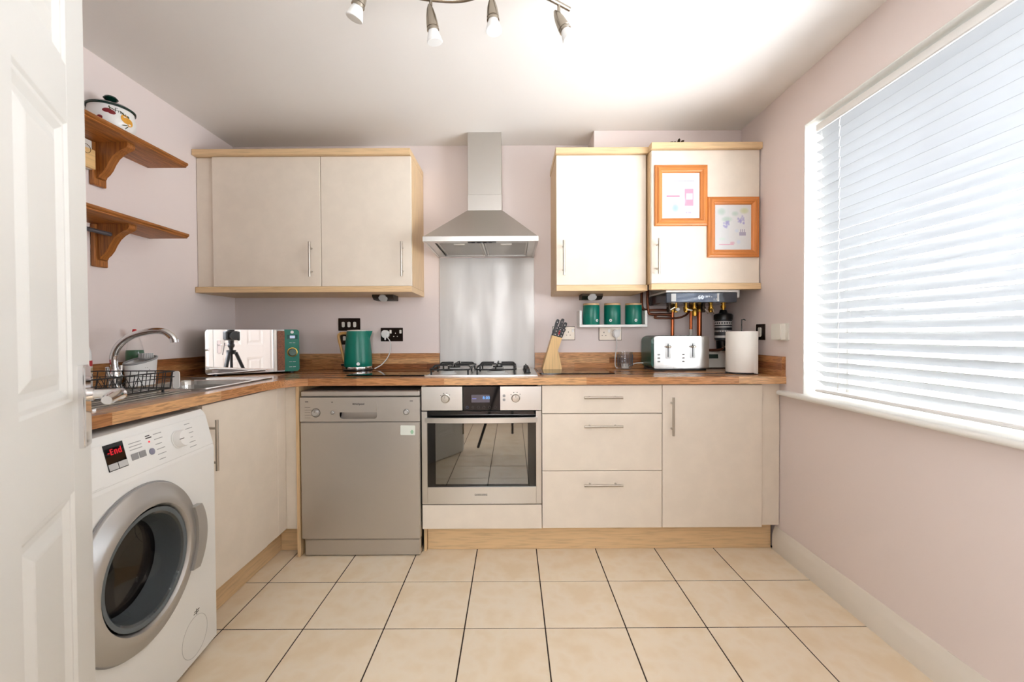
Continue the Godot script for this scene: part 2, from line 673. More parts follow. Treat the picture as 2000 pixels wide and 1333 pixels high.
func hall() -> void:
	structure(addw(bxs([[V(-1.4, 0, ZR + 0.1), V(-1.2, HC, 2.85)], [V(-1.4, 0, 3.55), V(-1.2, HC, 3.95)], [V(-1.4, 0, 2.85), V(-1.2, 0.9, 3.55)], [V(-1.4, 2.1, 2.85), V(-1.2, HC, 3.55)]]), "wall_hall_left", M.wall), "hall side wall with a window opposite the closed door", "wall")
	structure(addw(one(V(XL - 0.1, 0, ZR + 0.1), V(-1.4, HC, ZR + 0.2)), "wall_outer", M.wall), "short outer wall return beside the hall", "wall")
	structure(addw(bxs([[V(-1.2, 0, 3.75), V(-0.6, HC, 3.95)], [V(0.3, 0, 3.75), V(1.2, HC, 3.95)], [V(-0.6, 0, 3.75), V(0.3, 0.9, 3.95)], [V(-0.6, 2.1, 3.75), V(0.3, HC, 3.95)]]), "wall_hall_end", M.wall), "hall end wall with a window and the closed door", "wall")
	structure(addw(one(V(1.2, 0, ZR + 0.1), V(XR + 0.3, HC, 3.95)), "wall_hall_right", M.wall), "hall side wall next to the closed door", "wall")
	var w := Node3D.new()
	w.name = "window_2"
	add_child(w)
	w.position = V(-0.15, 0.9, 3.86)
	structure(w, "white framed hall window beside the closed door", "window")
	addw(bxs([[V(-0.6, 0.9, 3.84), V(-0.54, 2.1, 3.9), 0.004], [V(0.24, 0.9, 3.84), V(0.3, 2.1, 3.9), 0.004], [V(-0.54, 0.9, 3.84), V(0.24, 0.96, 3.9), 0.004], [V(-0.54, 2.04, 3.84), V(0.24, 2.1, 3.9), 0.004]]), "window_frame", M.gloss_white, w)
	addw(one(V(-0.54, 0.96, 3.868), V(0.24, 2.04, 3.872)), "pane", M.glass, w)
	w = Node3D.new()
	w.name = "window_3"
	add_child(w)
	w.position = V(-1.3, 0.9, 3.2)
	structure(w, "white framed side window of the hall", "window")
	addw(bxs([[V(-1.34, 0.9, 2.85), V(-1.28, 2.1, 2.91), 0.004], [V(-1.34, 0.9, 3.49), V(-1.28, 2.1, 3.55), 0.004], [V(-1.34, 0.9, 2.91), V(-1.28, 0.96, 3.49), 0.004], [V(-1.34, 2.04, 2.91), V(-1.28, 2.1, 3.49), 0.004]]), "window_frame", M.gloss_white, w)
	addw(one(V(-1.312, 0.96, 2.91), V(-1.308, 2.04, 3.49)), "pane", M.glass, w)

func window_and_blind() -> void:
	var wz0 := 0.728
	var wz1 := 2.38
	var y0 := 0.822
	var y1 := 2.056
	var w := Node3D.new()
	w.name = "window_1"
	add_child(w)
	w.position = V(XR + 0.2, y0, (wz0 + wz1) / 2)
	structure(w, "wide white framed window behind the blind", "window")
	var xa := XR + 0.20
	var xb := XR + 0.26
	addw(bxs([[V(xa, y0, wz0), V(xb, y1, wz0 + 0.06), 0.006], [V(xa, y0, wz1 - 0.06), V(xb, y1, wz1), 0.006], [V(xa, y0, wz0 + 0.06), V(xb, y0 + 0.06, wz1 - 0.06), 0.006], [V(xa, y1 - 0.06, wz0 + 0.06), V(xb, y1, wz1 - 0.06), 0.006]]), "window_frame", M.gloss_white, w)
	addw(one(V(xa - 0.004, y0 + 0.06, 1.27), V(xb, y1 - 0.06, 1.34), 0.006), "mullion", M.gloss_white, w)
	addw(one(V(xa + 0.028, y0 + 0.06, wz0 + 0.06), V(xa + 0.032, y1 - 0.06, 1.27)), "pane", M.glass, w)
	addw(one(V(xa + 0.028, y0 + 0.06, 1.34), V(xa + 0.032, y1 - 0.06, wz1 - 0.06)), "pane", M.glass, w)
	# white plastered reveal lining
	structure(addw(bxs([[V(XR + 0.001, y0, wz0), V(xa, y1, wz0 + 0.004)], [V(XR + 0.001, y0, wz1 - 0.004), V(xa, y1, wz1)], [V(XR + 0.001, y1 - 0.004, wz0 + 0.004), V(xa, y1, wz1 - 0.004)]]), "trim_3", M.gloss_white), "white lining of the window recess", "window recess")
	# sill with a rounded nose and horns past the opening
	var s := MB.new()
	var nose := PackedVector2Array([Vector2(0.0, 0.0), Vector2(0.0, 0.022)])
	nose.append(Vector2(0.032, 0.022))
	for i in 7:
		var an := PI / 2 - PI * i / 6
		nose.append(Vector2(0.032 + 0.011 * cos(an), 0.011 + 0.011 * sin(an)))
	s.xf = Transform3D(Basis(V(-1, 0, 0), V(0, 1, 0), V(0, 0, -1)), V(XR, 0.80, ZR - 0.02))
	s.extrude(nose, ZR - 0.02 - 0.60)
	s.xf = Transform3D()
	s.box(V(XR, 0.80, wz0), V(xa, 0.822, wz1))
	structure(addw(s, "window_sill", M.gloss_white), "white painted sill with rounded nose under the window", "window sill")
	# venetian blind
	var bx := XR + 0.055
	var b := thing("venetian_blind", "white slatted venetian blind hanging in the window recess", "blind", V(bx, y0, (wz0 + wz1) / 2))
	var za := wz0 + 0.03
	var zc := wz1 - 0.03
	addw(one(V(bx - 0.025, 2.008, za), V(bx + 0.03, 2.042, zc), 0.004), "headrail", M.white, b)
	addw(one(V(bx - 0.024, 0.836, za), V(bx + 0.024, 0.85, zc), 0.005), "bottom_rail", M.white, b)
	var sl := MB.new()
	var tilt := deg_to_rad(34.0)
	var rows := 27
	var L := zc - za
	# one slat in its own axes: slightly crowned strip 50 mm wide, tilted
	var prof := PackedVector2Array()
	for i in 5:
		var u := -0.025 + 0.0125 * i
		prof.append(Vector2(u, 0.003 * (1.0 - pow(u / 0.025, 2))))
	for i in 5:
		var u := 0.025 - 0.0125 * i
		prof.append(Vector2(u, 0.003 * (1.0 - pow(u / 0.025, 2)) - 0.0012))
	sl.xf = Transform3D(Basis(V(0, 0, 1), -tilt), V(0, 0, -L / 2))
	sl.extrude(prof, L)
	var sm := sl.mesh()
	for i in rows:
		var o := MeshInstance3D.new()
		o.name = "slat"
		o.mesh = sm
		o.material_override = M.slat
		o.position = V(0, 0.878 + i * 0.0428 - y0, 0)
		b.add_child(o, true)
	for z in [za + 0.14, (za + zc) / 2 + 0.16, zc - 0.14]:
		var c := MB.new()
		for i in rows:
			var y := 0.878 + i * 0.0428
			c.tube([V(bx - 0.0225, y - 0.021, z - 0.004), V(bx - 0.0235, y, z), V(bx - 0.0225, y + 0.021, z + 0.004)], 0.0013, 6)
		c.cyl(V(bx + 0.027, 0.85, z), V(bx + 0.027, 2.0, z), 0.001, -1, 6)
		addw(c, "ladder_cord", M.cord_white, b)
	var c2 := MB.new()
	c2.cyl(V(bx - 0.033, 1.35, za + 0.05), V(bx - 0.033, 1.99, za + 0.05), 0.003, -1, 8)
	addw(c2, "tilt_wand", M.glass, b)

# a six panel door; local x runs from the hinge to the free edge, local z is the face seen from the kitchen
func panel_door(called: String, label: String, at: Vector3, turn: float) -> Node3D:
	var W := 0.762
	var d := Node3D.new()
	d.name = called
	add_child(d)
	d.position = at
	d.rotation.y = turn
	structure(d, label, "door")
	var ys := [[0.21, 0.815], [0.983, 1.496], [1.602, 1.87]]
	var xs := [[0.112, 0.341], [0.421, 0.65]]
	var t := 0.035
	var f := MB.new()
	f.box(V(0, 0.006, -t), V(0.112, 1.981, 0), 0.002)
	f.box(V(0.341, 0.006, -t), V(0.421, 1.981, 0), 0.0)
	f.box(V(0.65, 0.006, -t), V(W, 1.981, 0), 0.002)
	for x in xs:
		f.box(V(x[0], 0.006, -t), V(x[1], ys[0][0], 0))
		f.box(V(x[0], ys[0][1], -t), V(x[1], ys[1][0], 0))
		f.box(V(x[0], ys[1][1], -t), V(x[1], ys[2][0], 0))
		f.box(V(x[0], ys[2][1], -t), V(x[1], 1.981, 0))
	add(f, "leaf", M.door_white, d)
	for x in xs:
		for y in ys:
			var p := MB.new()
			var c := Vector2((x[0] + x[1]) / 2, (y[0] + y[1]) / 2)
			var w: float = x[1] - x[0]
			var h: float = y[1] - y[0]
			for side in 2:
				p.xf = Transform3D() if side == 0 else Transform3D(Basis(V(0, 1, 0), PI), V(2 * c.x, 0, -t))
				var loops := [[0.0, 0.0], [0.005, -0.004], [0.012, -0.004], [0.024, -0.011], [0.034, -0.011], [0.052, -0.004], [0.056, -0.003]]
				for i in loops.size() - 1:
					var a: Array = loops[i]
					var b: Array = loops[i + 1]
					var ra := Rect2(c - Vector2(w / 2 - a[0], h / 2 - a[0]), Vector2(w - 2 * a[0], h - 2 * a[0]))
					var rb := Rect2(c - Vector2(w / 2 - b[0], h / 2 - b[0]), Vector2(w - 2 * b[0], h - 2 * b[0]))
					var qa := [ra.position, Vector2(ra.end.x, ra.position.y), ra.end, Vector2(ra.position.x, ra.end.y)]
					var qb := [rb.position, Vector2(rb.end.x, rb.position.y), rb.end, Vector2(rb.position.x, rb.end.y)]
					for k in 4:
						var m := (k + 1) % 4
						p.quad(V(qa[k].x, qa[k].y, a[1]), V(qa[m].x, qa[m].y, a[1]), V(qb[m].x, qb[m].y, b[1]), V(qb[k].x, qb[k].y, b[1]), V(0, 0, 1))
				p.quad(V(c.x - w / 2 + 0.056, c.y - h / 2 + 0.056, -0.003), V(c.x + w / 2 - 0.056, c.y - h / 2 + 0.056, -0.003), V(c.x + w / 2 - 0.056, c.y + h / 2 - 0.056, -0.003), V(c.x - w / 2 + 0.056, c.y + h / 2 - 0.056, -0.003), V(0, 0, 1))
			add(p, "panel", M.door_white, d)
	for side in [0, 1]:
		var h := Node3D.new()
		h.name = "handle"
		d.add_child(h, true)
		h.position = V(W - 0.058, 0.966, 0) if side == 0 else V(W - 0.058, 0.966, -t)
		var p := MB.new()
		p.xf = Transform3D() if side == 0 else Transform3D(Basis(V(1, 0, 0), V(0, 1, 0), V(0, 0, -1)), Vector3.ZERO)
		p.extrude(rr(0.042, 0.162, 0.006), 0.007)
		p.xf = p.xf * Transform3D(Basis(), V(0, 0, 0.007))
		p.extrude(rr(0.036, 0.156, 0.005), 0.003)
		add(p, "backplate", M.chrome, h)
		p = MB.new()
		var sg := 1.0 if side == 0 else -1.0
		p.cyl(V(0, 0.022, 0.009 * sg), V(0, 0.022, 0.018 * sg), 0.0135, 0.012, 20)
		p.tube(curve([V(0, 0.022, 0.014 * sg), V(0, 0.022, 0.04 * sg), V(-0.006, 0.022, 0.055 * sg), V(-0.03, 0.0225, 0.061 * sg), V(-0.07, 0.024, 0.061 * sg), V(-0.112, 0.021, 0.058 * sg)], 5), [0.0095, 0.0095, 0.0095, 0.0095, 0.0095, 0.0095, 0.0095, 0.0095, 0.0098, 0.01, 0.0102, 0.0106, 0.011, 0.0114, 0.0118, 0.012, 0.012, 0.012, 0.0118, 0.0115, 0.0112, 0.011, 0.0106, 0.0102, 0.0094, 0.0078], 14)
		add(p, "lever", M.chrome, h)
	for y in [0.22, 1.72]:
		var p := MB.new()
		p.cyl(V(-0.004, y - 0.05, 0.004), V(-0.004, y + 0.05, 0.004), 0.006, -1, 12)
		p.box(V(-0.0035, y - 0.05, -0.03), V(-0.0005, y + 0.05, 0.002))
		add(p, "hinge", M.nickel, d)
	return d

func room_doors() -> void:
	panel_door("door_1", "white six panel door standing open with a chrome lever handle", V(-0.467, 0, 2.451), PI - 1.0015)
	panel_door("door_2", "closed white six panel door at the end of the hall", V(1.14, 0, 3.712), PI)
	structure(addw(bxs([[V(1.148, 0, 3.715), V(1.199, 2.0, 3.749), 0.004], [V(0.31, 0, 3.715), V(0.372, 2.0, 3.749), 0.004], [V(0.31, 2.0, 3.715), V(1.199, 2.062, 3.749), 0.004]]), "trim_4", M.door_white), "white frame around the closed hall door", "door frame")

# ------------------------------------------------------------------ worktops
# glued staves along one axis; "holes" are [across0, across1, along0, along1]
func staves(parent: Node, axis: String, a0: float, a1: float, b0: float, b1: float, rows: int, lo: float, hi: float, plane: String, holes := []) -> void:
	# plane "top": rows across z (axis x) or x (axis z), thickness lo..hi in y. plane "wall": rows stacked in y, thickness in the other axis
	var w := (b1 - b0) / rows
	var last := -1
	for r in rows:
		var c0 := b0 + r * w
		var c1 := c0 + w
		var p := a0
		var cut := a0 + rng.randf_range(0.08, 0.6)
		while p < a1 - 0.001:
			var q := minf(cut, a1)
			if a1 - q < 0.06:
				q = a1
			var spans := [[p, q]]
			for h in holes:
				if c1 > h[0] + 0.001 and c0 < h[1] - 0.001:
					var kept := []
					for s in spans:
						if s[1] <= h[2] or s[0] >= h[3]:
							kept.append(s)
							continue
						if s[0] < h[2]:
							kept.append([s[0], h[2]])
						if s[1] > h[3]:
							kept.append([h[3], s[1]])
					spans = kept
			var tone := rng.randi_range(0, 5)
			if tone == last:
				tone = (tone + 2) % 6
			last = tone
			for s in spans:
				if s[1] - s[0] < 0.004:
					continue
				var l: Vector3
				var u: Vector3
				if plane == "top":
					l = V(s[0], lo, c0) if axis == "x" else V(c0, lo, s[0])
					u = V(s[1], hi, c1) if axis == "x" else V(c1, hi, s[1])
				else:
					l = V(s[0], c0, lo) if axis == "x" else V(lo, c0, s[0])
					u = V(s[1], c1, hi) if axis == "x" else V(hi, c1, s[1])
				addw(one(l, u, 0.0005), "stave", M["stave_%s%d" % [axis, tone]], parent)
			p = q
			cut = p + rng.randf_range(0.3, 0.75)

func worktops() -> void:
	var w := thing("worktop", "oiled block wood worktop running around the corner above base units", "worktop", V(-0.2, WB, 0.3))
	staves(w, "x", XL, XR, 0.0, 0.61, 14, WB, WT, "top")
	staves(w, "z", 0.61, 1.83, XL, -1.115, 14, WB, WT, "top", [[-1.575, -1.225, 0.635, 1.005]])
	var c := MB.new()
	c.xf = Transform3D(Basis(V(1, 0, 0), V(0, 0, 1), V(0, -1, 0)), V(0, WT, 0))
	c.extrude(PackedVector2Array([Vector2(-1.115, 0.61), Vector2(-1.0, 0.61), Vector2(-1.06, 0.645), Vector2(-1.095, 0.7), Vector2(-1.115, 0.8)]), WT - WB)
	addw(c, "corner_piece", M.stave_x3, w)
	var u := thing("upstand", "low block wood upstand behind the microwave and kettle", "upstand", V(-1.1, WT, 0.01))
	staves(u, "x", XL + 0.02, -0.456, WT, 0.988, 3, 0.0, 0.02, "wall")
	u = thing("upstand", "low block wood upstand behind knife block and toaster", "upstand", V(0.74, WT, 0.01))
	staves(u, "x", 0.143, XR - 0.02, WT, 0.988, 3, 0.0, 0.02, "wall")
	u = thing("upstand", "low block wood upstand behind the sink tap", "upstand", V(XL + 0.01, WT, 0.9))
	staves(u, "z", 0.0, 1.83, WT, 0.988, 3, XL, XL + 0.02, "wall")
	u = thing("upstand", "short block wood upstand end beside the kitchen roll, under wall switch", "upstand", V(XR - 0.01, WT, 0.3))
	staves(u, "z", 0.0, 0.605, WT, 0.988, 3, XR - 0.02, XR, "wall")
	# gable that carries the end of the worktop past the washing machine
	tag(addw(one(V(XL + 0.001, 0, 1.808), V(-1.135, WB, 1.826), 0.001), "end_panel", M.beech_y), "beech gable panel under worktop beyond the washing machine", "end panel")

# ------------------------------------------------------------------ handles and doors
func bar_handle(parent: Node, at: Vector3, along: Vector3, out: Vector3, length := 0.19) -> void:
	var b := MB.new()
	var r := 0.0058
	var c := at + out * 0.03
	b.cyl(c - along * length / 2, c + along * length / 2, r, -1, 16)
	for s in [-1.0, 1.0]:
		b.cyl(at + along * s * 0.064, c + along * s * 0.064, 0.0048, -1, 12)
	addw(b, "handle", M.handle, parent)

func front(called: String, lo: Vector3, hi: Vector3, parent: Node, m: Material = null) -> MeshInstance3D:
	return addw(one(lo, hi, 0.0015), called, m if m else M.cream, parent)

func base_units() -> void:
	var yb := 0.133
	var yt := 0.848
	var zc := ZB - 0.02
	# drawers
	var x0 := 0.1465
	var x1 := 0.7465
	var t := thing("drawer_unit", "cream base unit with three drawers beside the oven", "drawer unit", V((x0 + x1) / 2, 0.13, zc))
	addw(one(V(x0 + 0.002, yb, 0.03), V(x1 - 0.002, 0.852, zc)), "body", M.carcass, t)
	for y in [[0.7085, yt], [0.4215, 0.7055], [yb, 0.4185]]:
		var d := front("drawer", V(x0 + 0.0015, y[0], zc + 0.001), V(x1 - 0.0015, y[1], ZB), t)
		bar_handle(d, V(0.449, 0.79 if y[0] > 0.6 else (0.647 if y[0] > 0.4 else 0.356), ZB), V(1, 0, 0), V(0, 0, 1))
	# cupboard by the window wall
	x0 = x1
	x1 = 1.2465
	t = thing("base_cupboard", "cream single door base cupboard next to window wall", "cupboard", V((x0 + x1) / 2, 0.13, zc))
	addw(one(V(x0 + 0.002, yb, 0.03), V(x1 - 0.002, 0.852, zc)), "body", M.carcass, t)
	var d2 := front("door", V(x0 + 0.0015, yb, zc + 0.001), V(x1 - 0.001, yt, ZB), t)
	bar_handle(d2, V(0.792, 0.695, ZB), V(0, 1, 0), V(0, 0, 1))
	tag(front("filler_panel", V(x1 + 0.0005, yb + 0.006, zc - 0.006), V(XR - 0.003, 0.851, ZB - 0.012), null), "narrow cream filler strip between cupboard and window wall", "filler panel")
	# housing of the oven
	x0 = -0.4535
	x1 = 0.1465
	t = thing("oven_housing", "cream oven housing with blank panel below the oven", "cupboard", V((x0 + x1) / 2, 0.13, zc))
	addw(bxs([[V(x0 + 0.001, yb, 0.03), V(x0 + 0.016, 0.852, zc)], [V(x1 - 0.016, yb, 0.03), V(x1 - 0.001, 0.852, zc)], [V(x0 + 0.016, yb, 0.03), V(x1 - 0.016, 0.252, zc)]]), "body", M.carcass, t)
	front("lower_panel", V(x0 + 0.0015, yb - 0.002, zc + 0.001), V(x1 - 0.0015, 0.251, ZB), t)
	addw(one(V(-0.4535, 0.0, 0.3), V(-0.4385, yb - 0.004, 0.536), 0.001), "gable_foot", M.beech_y, t)
	# kick boards
	tag(addw(one(V(-0.437, 0.0005, 0.5), V(XR - 0.018, yb - 0.003, 0.5195), 0.001), "plinth", M.beech_x), "long beech kick board under oven, drawers and cupboard", "plinth")
	tag(addw(one(V(-1.2095, 0.0005, 0.505), V(-1.19, yb - 0.003, 1.16), 0.001), "plinth", M.beech_z), "beech kick board under corner cupboard by washing machine", "plinth")
	tag(addw(one(V(-1.189, 0.0005, 0.505), V(-1.0735, yb - 0.003, 0.522), 0.001), "plinth", M.beech_x), "short beech kick board in the corner by the dishwasher", "plinth")
	tag(addw(one(V(-1.072, 0.0, 0.03), V(-1.055, WB - 0.001, 0.59), 0.0015), "end_panel", M.beech_y), "beech edged gable panel between corner cupboard and dishwasher", "end panel")
	# corner cupboard on the sink side
	var xf := -1.13
	t = thing("corner_cupboard", "cream corner base cupboard between washing machine and dishwasher", "cupboard", V(xf, 0.13, 0.85))
	addw(bxs([[V(XL + 0.02, yb, 0.03), V(xf - 0.02, 0.62, 1.143)], [V(xf - 0.06, 0.62, 0.55), V(xf - 0.02, 0.852, 1.143)], [V(XL + 0.02, 0.62, 1.125), V(xf - 0.06, 0.852, 1.143)]]), "body", M.carcass, t)
	var d := front("door", V(xf - 0.019, yb, 0.7465), V(xf, yt, 1.1425), t)
	bar_handle(d, V(xf, 0.695, 1.112), V(0, 1, 0), V(1, 0, 0))
	front("filler_panel", V(xf - 0.022, yb, 0.645), V(xf - 0.003, yt, 0.7445), t)
	front("corner_post", V(xf - 0.022, yb, 0.558), V(xf - 0.003, yt, 0.644), t)
	front("corner_post", V(xf - 0.003, yb, 0.556), V(-1.0725, yt, ZB - 0.004), t)

# ------------------------------------------------------------------ oven
func oven() -> void:
	var x0 := -0.4515
	var x1 := 0.1445
	var xc := (x0 + x1) / 2
	var o := thing("oven", "built-in stainless steel oven with black glass door", "oven", V(xc, 0.257, 0.56))
	addw(one(V(x0 + 0.02, 0.258, 0.04), V(x1 - 0.02, 0.845, 0.557)), "casing", M.black, o)
	var z := 0.581
	# control panel: two steel sides and a black centre
	var pans := [addw(one(V(x0, 0.7265, 0.558), V(-0.2475, 0.8455, z), 0.001), "control_panel", M.steel, o), addw(one(V(-0.0605, 0.7265, 0.558), V(x1, 0.8455, z), 0.001), "control_panel", M.steel, o)]
	var dp := addw(one(V(-0.247, 0.7265, 0.558), V(-0.061, 0.8455, z + 0.0004), 0.0008), "display", M.black_gloss, o)
	addw(one(V(-0.203, 0.7665, z + 0.0004), V(-0.112, 0.8045, z + 0.0012)), "screen", mat(c8(96, 92, 104), 0.08), dp)
	var blue := glow(Color(0.45, 0.72, 1.0), 1.3)
	text("8:03", 0.0135, blue, dp, Transform3D(Basis(), V(-0.129, 0.7895, z + 0.0016) - world_of(dp).origin), "clock_digits", true)
	addw(one(V(-0.199, 0.7835, z + 0.0012), V(-0.178, 0.7865, z + 0.0018)), "status_bar", glow(Color(0.6, 0.6, 1.0), 0.8), dp)
	for i in 6:
		var r := MB.new()
		r.xf = Transform3D(Basis(), V(-0.224 + i * 0.0278, 0.742, z + 0.0004))
		r.ring(circle(0.0065, 20), circle(0.0056, 20), 0.0005)
		addw(r, "touch_key", M.ink if i else mat(c8(70, 100, 150), 0.4), dp)
	for p in [[-0.332, 0.786], [0.017, 0.788]]:
		var k := MB.new()
		var pan: MeshInstance3D = pans[0] if p[0] < -0.15 else pans[1]
		k.xf = Transform3D(Basis(V(1, 0, 0), PI / 2), V(p[0], p[1], z))
		k.lathe([Vector2(0.0225, 0.0), Vector2(0.0225, 0.003), Vector2(0.0195, 0.004), Vector2(0.0185, 0.019), Vector2(0.017, 0.0215), Vector2(0.0, 0.022)], 32)
		var kk := addw(k, "knob", M.handle, pan)
		addw(one(V(p[0] - 0.001, p[1] + 0.004, z + 0.0215), V(p[0] + 0.001, p[1] + 0.015, z + 0.0225)), "pointer", M.ink, kk)
		for a in [40.0, 75.0, 110.0, 145.0]:
			var d := V(cos(deg_to_rad(a)), sin(deg_to_rad(a)), 0) * 0.028 + V(p[0], p[1], z)
			addw(one(d - V(0.002, 0.002, 0), d + V(0.002, 0.002, 0.0005)), "dial_mark", M.ink, pan)
	for y in [0.779, 0.799]:
		var r := MB.new()
		r.xf = Transform3D(Basis(), V(-0.041, y, z))
		r.extrude(rr(0.014, 0.013, 0.004), 0.002)
		addw(r, "button", M.grey, pans[1])
	# door
	var door := addw(bxs([[V(x0, 0.2585, 0.558), V(x0 + 0.0275, 0.722, z), 0.0012], [V(x1 - 0.0275, 0.2585, 0.558), V(x1, 0.722, z), 0.0012], [V(x0 + 0.0275, 0.2585, 0.558), V(x1 - 0.0275, 0.343, z), 0.0012]]), "door", M.steel, o)
	addw(one(V(x0 + 0.0275, 0.343, 0.5735), V(x1 - 0.0275, 0.722, 0.5755)), "door_glass", M.glass_dark, door)
	addw(one(V(x0 + 0.068, 0.357, 0.5757), V(x1 - 0.068, 0.668, 0.5775)), "coated_window", M.glass_oven, door)
	addw(bxs([[V(x0 + 0.0275, 0.343, 0.5605), V(x0 + 0.07, 0.722, 0.572)], [V(x1 - 0.07, 0.343, 0.5605), V(x1 - 0.0275, 0.722, 0.572)], [V(x0 + 0.07, 0.343, 0.5605), V(x1 - 0.07, 0.362, 0.572)], [V(x0 + 0.07, 0.665, 0.5605), V(x1 - 0.07, 0.722, 0.572)]]), "inner_frame", M.black, door)
	# bowed grip
	var h := MB.new()
	var rows := 13
	for i in rows - 1:
		var a := x0 + 0.024 + (x1 - x0 - 0.048) * i / (rows - 1)
		var b := x0 + 0.024 + (x1 - x0 - 0.048) * (i + 1) / (rows - 1)
		var za := 0.612 + 0.012 * (1.0 - pow((a - xc) / 0.275, 2))
		var zb := 0.612 + 0.012 * (1.0 - pow((b - xc) / 0.275, 2))
		h.quad(V(a, 0.671, za), V(b, 0.671, zb), V(b, 0.696, zb), V(a, 0.696, za), V(0, 0, 1))
		h.quad(V(a, 0.671, za - 0.014), V(b, 0.671, zb - 0.014), V(b, 0.696, zb - 0.014), V(a, 0.696, za - 0.014), V(0, 0, -1))
		h.quad(V(a, 0.696, za), V(b, 0.696, zb), V(b, 0.696, zb - 0.014), V(a, 0.696, za - 0.014), V(0, 1, 0))
		h.quad(V(a, 0.671, za), V(b, 0.671, zb), V(b, 0.671, zb - 0.014), V(a, 0.671, za - 0.014), V(0, -1, 0))
	for s in [x0 + 0.024, x1 - 0.024]:
		h.quad(V(s, 0.671, 0.598), V(s, 0.696, 0.598), V(s, 0.696, 0.612), V(s, 0.671, 0.612), V(s - xc, 0, 0))
		h.box(V(s - 0.004 if s < 0 else s - 0.014, 0.674, 0.58), V(s + 0.014 if s < 0 else s + 0.004, 0.693, 0.6), 0.001)
	addw(h, "door_handle", M.steel, door)
	text("SAMSUNG", 0.0095, M.ink, door, Transform3D(Basis(), V(-0.158, 0.3045, z + 0.0003) - world_of(door).origin), "lettering", true)
	# wire shelf just behind the glass
	var s := MB.new()
	for i in 26:
		var x := -0.36 + 0.42 * i / 25.0
		s.cyl(V(x, 0.552, 0.5595), V(x, 0.556, 0.5595), 0.0012, -1, 6)
	s.cyl(V(-0.365, 0.55, 0.5595), V(0.065, 0.55, 0.5595), 0.0015, -1, 6)
	addw(s, "oven_rack", M.chrome, o)

